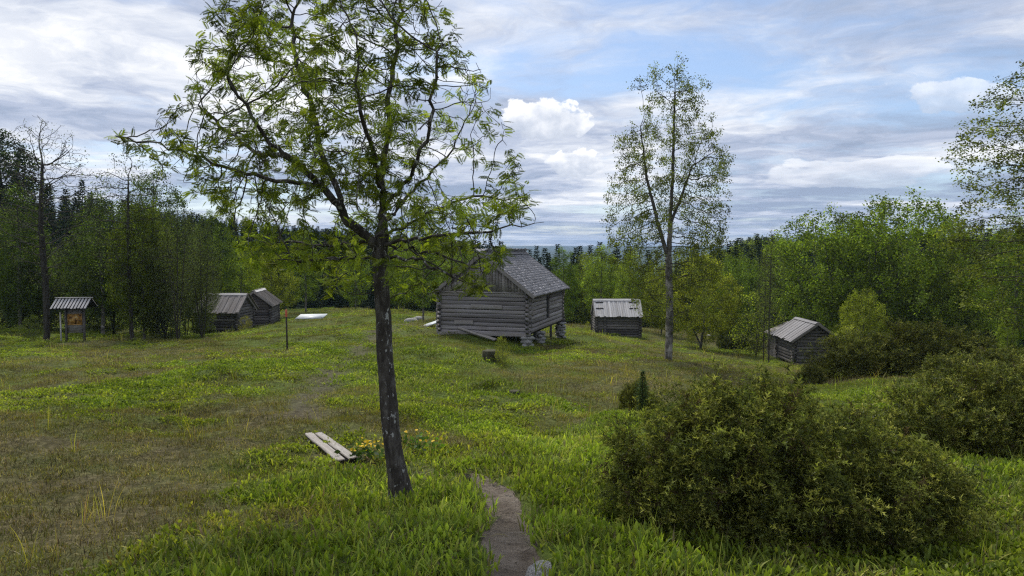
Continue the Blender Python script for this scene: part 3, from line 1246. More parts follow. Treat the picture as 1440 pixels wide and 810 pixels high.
PR['alder'] = decid(105, 10.0, [(1.2, 1.0), (3, 2.0), (6, 2.5), (8.5, 1.7), (10, .3)],
                    [[(0, 0, 0), (.1, 0, 3), (.2, .1, 7.5)], [(-.1, .1, 0), (-.6, .2, 3), (-1.1, .3, 7)], [(.15, 0, 0), (.7, -.2, 3), (1.3, -.3, 6.6)], [(0, -.1, 0), (.2, -.7, 3), (.3, -1.1, 6)]],
                    2600, .23, .12, .008, LD, M_BARK_DARK, 5, .16, (.07, .13), .25, 1.1)
PR['dull'] = decid(106, 8.0, [(.3, 1.6), (2, 2.7), (4, 3.0), (6, 2.2), (8, .5)],
                   [[(0, 0, 0), (.1, 0, 2), (.3, .1, 5)], [(0, 0, .2), (-.9, .2, 2), (-1.5, .3, 4)], [(0, 0, .2), (.8, -.3, 2), (1.4, -.4, 4)]],
                   2400, .22, .10, .006, LD, M_BARK_DARK, 15, .16, (.09, .16), .40, .9)
PR['bare'] = decid(107, 11.6, [(3.0, .8), (5, 2.0), (7.5, 2.7), (10, 2.2), (11.6, .6)],
                   [[(0, 0, 0), (.1, .1, 3), (-.1, 0, 6), (.1, 0, 9.3)]], 2600, .18, .15, .0065, LD, M_BARK_DARK, 3, .12, (.06, .10), .12, .9, frac=.3, bias=(0, 0, .32), sides=4)
PR['sparse'] = decid(108, 11.0, [(2.0, .8), (4.5, 2.2), (7, 2.6), (9.5, 1.7), (11, .3)],
                     [[(0, 0, 0), (.1, .1, 3), (-.1, 0, 6), (.1, 0, 9.3)]], 2200, .22, .14, .0075, LD + LG[1:2], M_BARK_DARK, 5, .15, (.07, .12), .3, 1.0, frac=.8)
PR['shrub'] = decid(109, 2.4, [(.1, .5), (.6, 1.0), (1.3, 1.1), (2.0, .7), (2.4, .2)],
                    [[(0, 0, 0), (.1, 0, .8)], [(0.05, 0, 0), (-.4, .1, .9)], [(0, .05, 0), (.4, -.2, .8)]], 700, .10, .025, .004, LY, M_BARK_GREY, 7, .07, (.04, .075), .35, .5)
PR['pine'] = decid(110, 15.0, [(6.5, 1.0), (8.5, 2.6), (11, 3.0), (13.5, 2.2), (15, .6)],
                   [[(0, 0, 0), (.15, 0, 6), (.0, .1, 10), (.2, 0, 13)]], 1100, .32, .22, .016, [(.022, .036, .016), (.030, .048, .02), (.016, .026, .012)], M_BARK_DARK, 22, .22, (.14, .24), .45, 1.5)
SP = [spruce(1), spruce(2, 15, 1.8), spruce(3, 15, 2.5, 1.15)]

# ------------------------------------------------------------------ the rowan in the foreground
def build_rowan():
    Y0 = 6.2
    base = on(565, Y0)
    r = np.random.default_rng(77)

    def q(px, py, dy=0.0):
        p = at(px, py, Y0 + dy)
        return p - base
    root = thing('rowan_tree', 'gnarled young rowan with feathery leaves and lichen-flecked trunk in the foreground', 'tree', base)
    trunk_l = [np.array([.005, 0, -.08]), q(563, 690), q(556, 650), (q(549, 600)), q(545, 550), q(541, 500), q(540, 450), q(536, 400), q(534, 365), q(537, 330)]
    up = [q(537, 330), q(540, 290, .05), q(538, 250, .05), q(545, 200, .1), q(548, 140, .1), q(556, 80, .1), q(560, 20, .15), q(566, -30, .15)]
    limbs = [
        [q(536, 362), q(572, 362, -.35), q(610, 374, -.65), q(650, 395, -.8)],
        [q(535, 365), q(500, 362, -.4), q(455, 366, -.7), q(405, 365, -.85)],
        [q(538, 345), q(580, 350, .35), q(630, 362, .6), q(675, 380, .7)],
        [q(536, 352), q(520, 338, -.05), q(500, 318, -.1), q(478, 290, -.15), q(452, 262, -.2), q(425, 236, -.25), q(400, 218, -.3), q(372, 190, -.4), q(345, 150, -.5), q(318, 105, -.5)],
        [q(452, 262, -.2), q(420, 258, -.25), q(385, 250, -.25), q(345, 245, -.3), q(300, 228, -.4), q(255, 212, -.4), q(205, 200, -.45), q(165, 190, -.4)],
        [q(478, 290, -.15), q(470, 250, .0), q(450, 205, .1), q(437, 150, .2), q(420, 90, .3), q(410, 40, .4)],
        [q(538, 290, .05), q(566, 262, -.2), q(590, 225, -.35), q(606, 170, -.5), q(612, 110, -.6), q(620, 60, -.6)],
        [q(537, 330), q(566, 318, .2), q(600, 300, .4), q(640, 285, .6), q(680, 275, .7), q(715, 285, .8)],
        [q(537, 345), q(572, 338, -.25), q(620, 330, -.4), q(670, 325, -.5), q(720, 318, -.55), q(765, 312, -.55)],
        [q(537, 318), q(552, 300, .5), q(585, 262, .9), q(630, 220, 1.1), q(660, 160, 1.2), q(675, 105, 1.2)],
        [q(538, 270, .05), q(530, 240, -.5), q(520, 200, -.9), q(505, 160, -1.1), q(500, 100, -1.2)],
        [q(520, 338, -.05), q(490, 345, .3), q(440, 345, .7), q(395, 335, 1.0), q(350, 330, 1.1)],
        [q(400, 218, -.3), q(360, 215, .2), q(310, 180, .5), q(280, 150, .6)],
    ]
    step = .085
    pos, par = [], []
    tn = stem(trunk_l, step)
    for k, n in enumerate(tn):
        pos.append(n)
        par.append(max(k - 1, 0))
    trunk_n = len(pos)

    def add(line):
        ns = stem(line, step)
        j = int(np.argmin([np.linalg.norm(ns[0] - p) for p in pos]))
        last = j
        for n in ns[1:]:
            pos.append(n + r.normal(0, .012, 3))
            par.append(last)
            last = len(pos) - 1
    add(up)
    for l in limbs:
        add(l)
    # attractors: crown outline read from the photograph, given depth
    A = []
    outl = np.array([[-70, 420, 560], [-40, 350, 590], [0, 318, 632], [30, 285, 640], [60, 270, 655], [110, 265, 690], [160, 215, 700], [200, 185, 722], [250, 225, 735], [300, 315, 760], [330, 320, 750], [370, 345, 705], [395, 420, 690], [420, 490, 665]])
    while len(A) < 5200:
        py = r.uniform(-70, 420)
        l, h = np.interp(py, outl[:, 0], outl[:, 1]), np.interp(py, outl[:, 0], outl[:, 2])
        px = r.uniform(l, h)
        c, hw = (l + h) / 2, (h - l) / 2
        dmax = 1.55 * math.sqrt(max(0.05, 1 - ((px - c) / hw) ** 2)) * np.interp(py, [-70, 60, 300, 435], [.55, 1, 1, .8])
        dy = r.uniform(-dmax, dmax)
        p = q(px, py, dy)
        if mnoise.noise(Vector(p * 2.0)) < -.02:
            continue
        A.append(p)
    pos, par = grow(np.array(A), pos, par, .06, .9, .085, bias=(0, 0, .04), r=r)
    rad, kids = radii(pos, par, .0020, .068, 2.5)
    # the trunk keeps its girth
    for k in range(trunk_n):
        rad[k] = max(rad[k], np.interp(k / trunk_n, [0, .05, .3, 1], [.105, .089, .076, .062]))
    # detailed trunk skin
    ns, K = 26, 190
    tl = np.array(tn)
    s = np.linspace(0, len(tl) - 1.001, K)
    c = np.stack([np.interp(s, np.arange(len(tl)), tl[:, k]) for k in range(3)], 1)
    rr = np.interp(s / len(tl), [0, .03, .07, .14, .3, .8, 1], [.155, .118, .096, .081, .071, .061, .056])
    a = np.arange(ns) * 2 * PI / ns
    V = np.zeros((K, ns, 3))
    for i in range(K):
        for j in range(ns):
            u = Vector((math.cos(a[j]) * 2.2, math.sin(a[j]) * 2.2, c[i, 2] * 3.0))
            d = .09 * mnoise.noise(u * 1.0) + .075 * (1 - 2 * abs(mnoise.noise(Vector((math.cos(a[j]) * 3.2, math.sin(a[j]) * 3.2, c[i, 2] * 4 + 5))))) + .05 * mnoise.noise(u * 3.7)
            R_ = rr[i] * (1 + d)
            if i < 14:
                R_ *= 1 + .22 * max(0, math.sin(a[j] * 3 + .5)) * (1 - i / 14)
            V[i, j] = c[i] + np.array([math.cos(a[j]) * R_, math.sin(a[j]) * R_, 0])
    idx = np.arange(K * ns).reshape(K, ns)
    Fq = np.stack([idx[:-1], np.roll(idx[:-1], -1, 1), np.roll(idx[1:], -1, 1), idx[1:]], 2).reshape(-1, 4)
    obj('trunk', np_mesh('trunk', V.reshape(-1, 3), Fq, M_BARK_ROWAN, smooth=True), root)
    m = np.ones(len(pos), bool)
    V, Fq = tubes(pos, par, np.where(np.arange(len(pos)) < trunk_n - 2, .03, rad), 6)
    obj('branches', np_mesh('branches', V, Fq, M_BARK_ROWAN, smooth=True), root)
    # leaves: rosettes of pinnate leaves at the twig ends
    tipm = (rad < .0045) & (np.arange(len(pos)) >= trunk_n)
    nodes = pos[tipm]
    nodes = nodes[r.random(len(nodes)) < .40]
    dens = np.array([mnoise.noise(Vector(n * 1.3 + np.array([3, 1, 7.]))) for n in nodes])
    nodes = nodes[dens > -.22]
    cols = [(.180, .225, .026), (.135, .175, .022), (.240, .275, .034), (.095, .128, .019)]
    V, Fq, t = foliage(nodes, 6, .022, (.055, .095), leaf_template('pinnate'), cols, r, droop=.1, flat=.3)
    # all leaves go into one crown mesh
    cr = obj('crown', np_mesh('crown', V, Fq, M_LEAF, tint=t), root)
    kind(cr, 'stuff')
    print('rowan nodes', len(pos), 'leafnodes', len(nodes))
    return base


rowan_base = build_rowan()

# ------------------------------------------------------------------ the tall birch in the middle
PR['tall_birch'] = decid(201, 12.0, [(1.2, .9), (2.4, 2.1), (4.6, 3.0), (7.5, 2.9), (9.2, 2.3), (10.8, 1.6), (12, .45)],
                         [[(0, 0, 0), (.03, 0, 2.0), (-.05, 0, 4.2), (.10, .05, 7), (.15, 0, 10.6)], [(-.03, 0, 4.0), (-.55, .1, 5.4), (-1.1, .2, 7.2), (-1.4, .2, 9.2)], [(.0, 0, 5.4), (.5, -.3, 6.6), (.9, -.4, 7.6)]],
                         4800, .16, .18, .0042, [(.125, .150, .026), (.165, .185, .032), (.085, .105, .022)], M_BARK_BIRCH, 15, .085, (.05, .10), .56, .75, droop=.5, frac=.8, sides=4)
tree(PR['tall_birch'], 'birch_tree', 'tall slender birch with airy spring foliage standing alone right of the big barn', 940, 28.0, top=70, rz=0.0, wide=.82)

# the birch whose crown reaches in at the right edge
tree(PR['tall_birch'], 'birch_tree', 'airy birch whose crown reaches in at the upper right edge of the view', 1500, 26.0, top=20, rz=2.0, wide=1.25)


# ------------------------------------------------------------------ log buildings
def log_mesh(name, seed, m, hh=.105, tt=.085, seg=6, n=8):
    """unit-length hewn log along X, centred on its axis"""
    r = np.random.default_rng(seed)
    a = (np.arange(n) + .5) * 2 * PI / n
    V = np.zeros((seg + 1, n, 3))
    o = r.normal(0, .006, (seg + 1, 2))
    for i in range(seg + 1):
        k = 1 + r.normal(0, .035)
        ca, sa = np.cos(a), np.sin(a)
        e = .48
        V[i, :, 0] = i / seg
        V[i, :, 1] = np.sign(ca) * np.abs(ca) ** e * tt * k + o[i, 0] + r.normal(0, .004, n)
        V[i, :, 2] = np.sign(sa) * np.abs(sa) ** e * hh * k + o[i, 1] + r.normal(0, .004, n)
    idx = np.arange((seg + 1) * n).reshape(seg + 1, n)
    Fq = np.stack([idx[:-1], np.roll(idx[:-1], -1, 1), np.roll(idx[1:], -1, 1), idx[1:]], 2).reshape(-1, 4)
    return np_mesh(name, V.reshape(-1, 3), [Fq, idx[0][None, ::-1].copy(), idx[-1][None, :].copy()], m)


LOGS = [log_mesh('log', 300 + k, M_LOG) for k in range(6)]
LOGSD = [log_mesh('log', 320 + k, M_LOG_DARK) for k in range(4)]


def board_mesh(name, seed, m, w=1.0, th=1.0, seg=4):
    """unit board: length along X 0..1, width along Y -.5...5, thickness Z 0..1, slightly warped"""
    r = np.random.default_rng(seed)
    V = []
    for i in range(seg + 1):
        e = r.normal(0, .03, 2)
        z = r.normal(0, .12)
        for (y, zz) in ((-.5 + e[0], 0), (.5 + e[1], 0), (.5 + e[1], 1), (-.5 + e[0], 1)):
            V.append((i / seg, y, zz + z))
    idx = np.arange((seg + 1) * 4).reshape(seg + 1, 4)
    Fq = np.stack([idx[:-1], np.roll(idx[:-1], -1, 1), np.roll(idx[1:], -1, 1), idx[1:]], 2).reshape(-1, 4)
    return np_mesh(name, np.array(V), [Fq, idx[0][None, ::-1].copy(), idx[-1][None, :].copy()], m)


BRD = {k: [board_mesh('board', 400 + i, m) for i in range(4)] for k, m in dict(dark=M_LOG_DARK, grey=M_BOARD, pale=M_BOARD_PALE, new=M_BOARD_NEW, shingle=M_SHINGLE).items()}


def stone_mesh(name, seed, m=None):
    import bmesh
    bm = bmesh.new()
    bmesh.ops.create_icosphere(bm, subdivisions=2, radius=1.0)
    for v in bm.verts:
        k = 1 + .28 * mnoise.noise(v.co * 1.3 + Vector((seed * 3.7, 0, 0))) + .10 * mnoise.noise(v.co * 3.7 + Vector((0, seed * 2.1, 0)))
        v.co = v.co * k
        v.co.z = max(min(v.co.z, .75), -.75)
    me = bpy.data.meshes.new(name)
    bm.to_mesh(me)
    bm.free()
    me.materials.append(m or M_ROCK)
    me.polygons.foreach_set('use_smooth', np.ones(len(me.polygons), dtype=bool))
    return me


STONES = [stone_mesh('stone', k) for k in range(5)]


def ridge_prism(name, V, m):
    return np_mesh(name, np.array(V, float), [np.array([[0, 1, 2, 3], [7, 6, 5, 4], [0, 4, 5, 1], [1, 5, 6, 2], [2, 6, 7, 3], [3, 7, 4, 0]])], m)


def log_house(name, label, loc, rz, W, L, nl, lh, gh, roof='shingle', logs=LOGS, base=0.0, over_f=.25, over_e=.35, door=None, gable='boards', roofcol='shingle', jog=.0, pw=.17, cat='building', both=True):
    """local frame: gable wall along X (0..W) at y=0, length along Y; roof ridge along Y.
    base = height of the bottom log above the origin"""
    t = thing(name, label, cat, loc, rz)
    r = random.Random(hash(name) % 1000 + int(W * 100))
    wall_h = nl * lh
    pr = .17
    zb = base

    def addlog(par, x, y, z, ln, alongx):
        o = obj('log', r.choice(logs), par)
        o.location = (x, y, z)
        o.rotation_euler = (0 if not alongx else 0, 0, 0 if alongx else PI / 2)
        s = lh / .21
        o.scale = (ln, s * (1 if r.random() < .5 else -1), s * r.uniform(.94, 1.0) * (1 if r.random() < .5 else -1))
        return o
    core = M_DARK
    # four walls: a dark core with the logs as its pieces
    for wn, (x0, x1, y0, y1) in dict(f=(0, W, 0, 0), b=(0, W, L, L), l=(0, 0, 0, L), r=(W, W, 0, L)).items():
        if wn in 'fb':
            yy = .03 if wn == 'f' else L - .03
            V, Fq = box(.03, W - .03, yy - .02, yy + .02, zb + .02, zb + wall_h - .02)
        else:
            xx = .03 if wn == 'l' else W - .03
            V, Fq = box(xx - .02, xx + .02, .06, L - .06, zb + .02, zb + wall_h - .02)
        w = obj('wall', np_mesh('wall', V, Fq, core), t)
        for i in range(nl):
            if wn in 'fb':
                z = zb + (i + .5) * lh
                e0, e1 = pr * r.uniform(.7, 1.15), pr * r.uniform(.7, 1.15)
                addlog(w, -e0, y0 + r.uniform(-.008, .008), z, W + e0 + e1, True)
            else:
                z = zb + (i + 1.0) * lh if i < nl - 1 else zb + (i + .98) * lh
                e0, e1 = pr * r.uniform(.7, 1.15), pr * r.uniform(.7, 1.15)
                if door and wn == door['wall'] and door['i0'] <= i < door['i1']:
                    a, b = door['y0'], door['y1']
                    addlog(w, x0, -e0, z, a + e0, False)
                    addlog(w, x0, b, z, L - b + e1, False)
                else:
                    addlog(w, x0 + r.uniform(-.008, .008), -e0, z, L + e0 + e1, False)
    if door:
        xx = W - .005 if door['wall'] == 'r' else .005
        z0, z1 = zb + (door['i0'] + .5) * lh, zb + (door['i1'] + .4) * lh
        V, Fq = box(xx - .03, xx + .012, door['y0'] + .005, door['y1'] - .005, z0, z1)
        dr = obj('door', np_mesh('door', V, Fq, M_FELT), t)  # near-black panel, its colour standing in for the unlit opening
        for a in (door['y0'], door['y1']):
            o = obj('door_post', BRD['grey'][0], t, (xx + .05, a, z0), (0, -PI / 2, 0), (z1 - z0, .10, .05))
    ztop = zb + wall_h
    sl = math.hypot(W / 2, gh)
    ang = math.atan2(gh, W / 2)
    # gables
    for yy, front in ((0, True), (L, False)):
        yo = -.09 if front else .06
        if gable == 'boards':
            n = max(4, int(round(W / .145)))
            bw = W / n
            wl = None
            for k in range(n):
                xa, xb = k * bw + .004, (k + 1) * bw - .004
                za = ztop + lh * .45 + gh * (1 - abs(xa - W / 2) / (W / 2)) * .985
                zb_ = ztop + lh * .45 + gh * (1 - abs(xb - W / 2) / (W / 2)) * .985
                z0 = ztop + .02 + r.uniform(-.015, .01)
                th = .022 + r.uniform(-.004, .008)
                y0_, y1_ = yo - th / 2 + r.uniform(-.006, .006), yo + th / 2
                V = [(xa, y0_, z0), (xb, y0_, z0), (xb, y0_, max(zb_, z0 + .02)), (xa, y0_, max(za, z0 + .02)), (xa, y1_, z0), (xb, y1_, z0), (xb, y1_, max(zb_, z0 + .02)), (xa, y1_, max(za, z0 + .02))]
                if abs((xa + xb) / 2 - W / 2) < bw * .5:
                    pass
                obj('gable_board', ridge_prism('gable_board', V, M_BOARD), t)
            V, Fq = box(-.12, W + .12, yo - .035, yo - .012, ztop - .03, ztop + .03)
            obj('gable_rail', np_mesh('gable_rail', V, Fq, M_BOARD), t)
        else:
            k = 0
            z = ztop + lh * .5
            while z < ztop + gh + lh * .3:
                f = max(0.0, 1 - (z - ztop - lh * .45) / gh)
                if W * f > .25:
                    o = obj('gable_log', r.choice(logs), t)
                    o.location = (W / 2 - W * f / 2, yy, z)
                    o.scale = (W * f, lh / .21, lh / .21)
                z += lh
    # roof deck, two slopes
    zr = ztop + lh * .5 + gh
    for s in (-1, 1):
        ex = W / 2 + over_e
        drop = gh * ex / (W / 2)
        x0, x1 = W / 2, W / 2 + s * ex
        ya, yb = -over_f, L + over_f
        V = [(x0, ya, zr), (x1, ya, zr - drop), (x1, yb, zr - drop), (x0, yb, zr), (x0, ya, zr + .05), (x1, ya, zr - drop + .05), (x1, yb, zr - drop + .05), (x0, yb, zr + .05)]
        if s > 0:
            V = V[:4][::-1] + V[4:][::-1]
        deck = obj('roof', ridge_prism('roof', V, M_BOARD), t)
        slope = math.hypot(ex, drop)
        ca, sa = ex / slope, drop / slope
        if roof == 'shingle':
            rows = int(slope / .155)
            P, M, Cc = [], [], []
            for i in range(rows + 1):
                d0 = slope - i * (slope / rows) + .03
                y = ya
                while y < yb - .03:
                    wd = r.uniform(.07, .14)
                    ln = .34 + r.uniform(-.05, .05)
                    dd = d0 + r.uniform(-.025, .03)
                    up = .055 + .022 + r.uniform(0, .012)
                    cx, cz = x0 + s * ca * dd, zr - sa * dd + .05
                    ax = np.array([-s * ca, 0, sa])        # up-slope
                    tilt = r.uniform(-.10, -.02)
                    nrm = np.array([s * sa, 0, ca])
                    ax2 = norm(ax + nrm * tilt)
                    nr2 = np.cross(ax2, np.array([0, 1.0, 0])) * (1 if s < 0 else -1)
                    nr2 = nr2 * np.sign(nr2[2])
                    yv = norm(np.array([0, 1.0, 0]) + ax2 * r.uniform(-.06, .06))
                    M.append(np.stack([ax2 * ln, yv * wd * .96, nr2 * .014], 1))
                    P.append([cx + nrm[0] * .028, y + wd / 2, cz + nrm[2] * .028])
                    k = r.uniform(.62, 1.2)
                    Cc.append(np.array([.255, .25, .268]) * k * (1 if r.random() > .10 else .5))
                    y += wd
            TV = np.array([[0, -.5, 0], [1, -.5, 0], [1, .5, 0], [0, .5, 0], [0, -.5, 1], [1, -.5, 1], [1, .5, 1], [0, .5, 1]])
            TF = np.array([[0, 3, 2, 1], [4, 5, 6, 7], [0, 1, 5, 4], [1, 2, 6, 5], [2, 3, 7, 6], [3, 0, 4, 7]])
            V, Fq, tc = scatter(TV, TF, np.array(M), np.array(P), np.array(Cc))
            kind(obj('shingles', np_mesh('shingles', V, Fq, M_SHINGLES, tint=tc), deck), 'stuff')
        else:
            y = ya
            k = 0
            rs = 0
            while y < yb:
                wd = pw * r.uniform(.85, 1.15)
                ln = slope * r.uniform(.97, 1.05)
                o = obj('roof_plank', r.choice(BRD[roofcol]), deck)
                yv = np.array([0, 1.0, 0])
                dn = np.array([s * ca, 0, -sa])
                nrm = np.array([s * sa, 0, ca])
                # board X runs down the slope
                if s > 0:
                    yv = np.array([0, 1.0, 0])
                else:
                    yv = np.array([0, -1.0, 0])
                Mx = Matrix((dn, yv, nrm)).transposed().to_4x4()
                up = .055 + .022 * (k % 2) + r.uniform(0, .012)
                Mx.translation = Vector((x0, y + wd / 2, zr)) + Vector(nrm) * (up + (.012 if jog else 0) * r.random())
                o.matrix_local = Mx @ Matrix.Diagonal((ln, wd * .97, .022, 1))
                y += wd * .985
                k += 1
        # rake boards at both gable ends
        for ye in (ya - .014, yb + .014):
            o = obj('rake_board', BRD['grey'][1], t)
            dn = Vector((s * ca, 0, -sa))
            nrm = Vector((s * sa, 0, ca))
            Mx = Matrix((dn, Vector((0, 1, 0)).cross(dn).cross(dn) * 0 + nrm, dn.cross(nrm))).transposed().to_4x4()
            Mx.translation = Vector((x0, ye, zr)) + nrm * .02
            o.matrix_local = Mx @ Matrix.Diagonal((slope + .02, .15, .022, 1))
    # ridge boards
    for s in (-1, 1):
        o = obj('ridge_board', BRD['pale' if roofcol != 'shingle' else 'shingle'][2], t)
        nrm = Vector((s * math.sin(ang), 0, math.cos(ang)))
        dn = Vector((s * math.cos(ang), 0, -math.sin(ang)))
        Mx = Matrix((Vector((0, 1, 0)), dn, Vector((0, 1, 0)).cross(dn))).transposed().to_4x4()
        Mx.translation = Vector((W / 2, -over_f - .02, zr)) + nrm * .135 + dn * .08
        o.matrix_local = Mx @ Matrix.Diagonal((L + 2 * over_f + .04, .2, .022, 1))
    return t


def local(t, x, y, z):
    c, s = math.cos(t.rotation_euler[2]), math.sin(t.rotation_euler[2])
    return Vector((t.location.x + c * x - s * y, t.location.y + s * x + c * y, t.location.z + z))


# ---- the big barn
def big_barn():
    yaw = math.radians(-16.8)
    W, L = 4.15, 6.6
    corner = at(742, 473, 32.0)             # near right corner, bottom log
    org = corner - np.array([math.cos(yaw) * W, math.sin(yaw) * W, 0])
    t = log_house('log_barn', 'large weathered log barn with shingled gable roof raised on corner stones', (org[0], org[1], org[2]), yaw, W, L, 10, .19, 1.585,
                  door=dict(wall='r', y0=3.1, y1=3.75, i0=2, i1=8))
    # boards nailed over the logs of the gable wall
    for (x, z, ln, wd, tilt) in [(1.55, 1.30, 1.45, .16, -.02), (.02, .02, 4.1, .15, 0.012), (.75, .55, .9, .17, .01)]:
        obj('patch_board', BRD['grey'][0], t, (x, -.095, z), (PI / 2, -tilt, 0), (ln, wd, .025))
    # stone piers at the corners, shaped to the ground below
    r = random.Random(4)
    for (x, y, wd) in [(W - .05, .1, .34), (W - .05, 2.2, .36), (W - .02, L - .1, .34), (.05, L - .1, .34), (.05, .1, .28), (.05, 3.2, .3)]:
        p = local(t, x, y, 0)
        g = float(ground(p.x, p.y))
        hgt = max(.12, t.location.z - g) + .06
        pier = obj('stone_pier', STONES[0], t, (x, y, -hgt * .5), (0, 0, .4), (wd * .7, wd * .7, hgt * .5))
        n = max(1, int(hgt / .13))
        for i in range(n):
            for q in range(3):
                a = q * 2.1 + i
                o = obj('stone', r.choice(STONES), pier)
                ww = wd * r.uniform(.5, .62)
                # child of a scaled pier: undo its scale
                o.matrix_parent_inverse = (Matrix.Translation(pier.location) @ Matrix.Rotation(.4, 4, 'Z') @ Matrix.Diagonal((*pier.scale, 1))).inverted()
                o.location = (x + math.cos(a) * wd * .42, y + math.sin(a) * wd * .42, -hgt + (i + .5) * hgt / n)
                o.rotation_euler = (r.uniform(-.1, .1), r.uniform(-.1, .1), r.uniform(0, 6))
                o.scale = (ww, ww * .8, hgt / n * .66)
    for (x, y) in [(W - .15, 4.9), (W / 2, 5.5)]:
        p = local(t, x, y, 0)
        g = float(ground(p.x, p.y))
        V, Fq = box(-.06, .06, -.06, .06, g - t.location.z - .1, .02)
        obj('prop', np_mesh('prop', V, Fq, M_LOG_DARK), t, (x, y, 0), (0, 0, .2))
    return t


barn = big_barn()

# ---- small hut beyond the barn, eave side towards us
def centre_hut():
    L, W = 3.3, 2.5
    p = at(839, 474, 56.0)
    g = min(float(ground(p[0], p[1])), float(ground(p[0] + 3, p[1])))
    t = log_house('log_hut', 'small dark log hut with pale grey plank roof behind the slope', (p[0], p[1] + W, g - .1), -PI / 2, W, L, 9, .20, .95,
                  roof='plank', roofcol='pale', logs=LOGSD, over_f=.15, over_e=.30, gable='logs')
    # the log ends of a cross wall in the eave side
    for i in range(9):
        o = obj('log_end', LOGSD[i % 4], t, (W - .1, .62, (i + .5) * .2), (0, 0, 0), (.32, 1, .95))
    # dark weights on the roof boards
    for (d, y) in [(.35, .15), (.35, .45), (1.05, .12), (1.05, .42), (.35, 2.75), (.35, 3.1), (1.05, 2.7), (1.05, 3.05)]:
        ex = W / 2 + .30
        drop = .95 * ex / (W / 2)
        sl = math.hypot(ex, drop)
        ca, sa = ex / sl, drop / sl
        zr = 9 * .2 + .1 + .95
        o = obj('roof_batten', stone_mesh('roof_batten', d + y, M_FELT), t)
        o.location = (W / 2 + ca * d + sa * .11, y, zr - sa * d + ca * .11)
        o.scale = (.07, .17, .03)
        o.rotation_euler = (0, math.atan2(drop, ex), random.uniform(-.2, .2))
    return t


hut_c = centre_hut()


# ---- hut on the right, half hidden by junipers
def right_hut():
    p = at(1117, 514, 46.0)
    g = float(ground(p[0], p[1]))
    t = log_house('log_hut', 'low weathered log hut with sagging plank roof beside dark junipers', (p[0], p[1], g - .05), math.radians(-1.0), 2.65, 3.0, 8, .205, .92,
                  roof='plank', roofcol='shingle', logs=LOGSD, over_f=.35, over_e=.30, gable='logs', pw=.24, jog=1.0)
    # boarded lean-to that continues the hut at the back, and one on the right
    for k in range(12):
        o = obj('lean_to_board', BRD['grey'][k % 4], t, (.02, 3.25 + k * .165, 0), (0, -PI / 2, 0), (1.55 + .05 * random.random(), .155, .03))
    V, Fq = box(-.25, 1.4, 3.25, 5.3, 0, .05)
    V[:, 2] += 1.62 + .45 * V[:, 0]
    obj('lean_to_roof', np_mesh('lean_to_roof', V, Fq, M_BOARD), t)
    for k in range(5):
        o = obj('side_board', BRD['grey'][k % 4], t, (2.78 + k * .17, .5, 0), (PI / 2, -PI / 2, 0), (1.75 - .06 * k, .16, .03))
    V, Fq = box(2.72, 3.45, .15, 1.6, 0, .05)
    V[:, 2] += 1.72 - .35 * (V[:, 0] - 2.7)
    obj('side_roof', np_mesh('side_roof', V, Fq, M_BOARD_PALE), t)
    return t


hut_r = right_hut()


def left_huts():
    L, W = 2.7, 2.6
    p = at(282, 466, 50.0)
    g = float(ground(p[0] + 1.5, p[1]))
    a = log_house('log_hut', 'low dark log hut with pale patchy plank roof behind grey tree stems', (p[0], p[1] + W, g), -PI / 2 - .05, W, L, 7, .20, .95,
                  roof='plank', roofcol='grey', logs=LOGSD, over_f=.2, over_e=.3, gable='logs', pw=.2, jog=1.0)
    p = at(337, 460, 54.0)
    g = float(ground(p[0] + 1, p[1]))
    b = log_house('log_hut', 'small log hut with its gable towards the view, left of the red-topped post', (p[0], p[1], g), math.radians(8), 2.2, 3.2, 8, .20, .85,
                  roof='plank', roofcol='dark', logs=LOGSD, over_f=.25, over_e=.28, gable='logs', pw=.2)
    return a, b


hut_a, hut_b = left_huts()


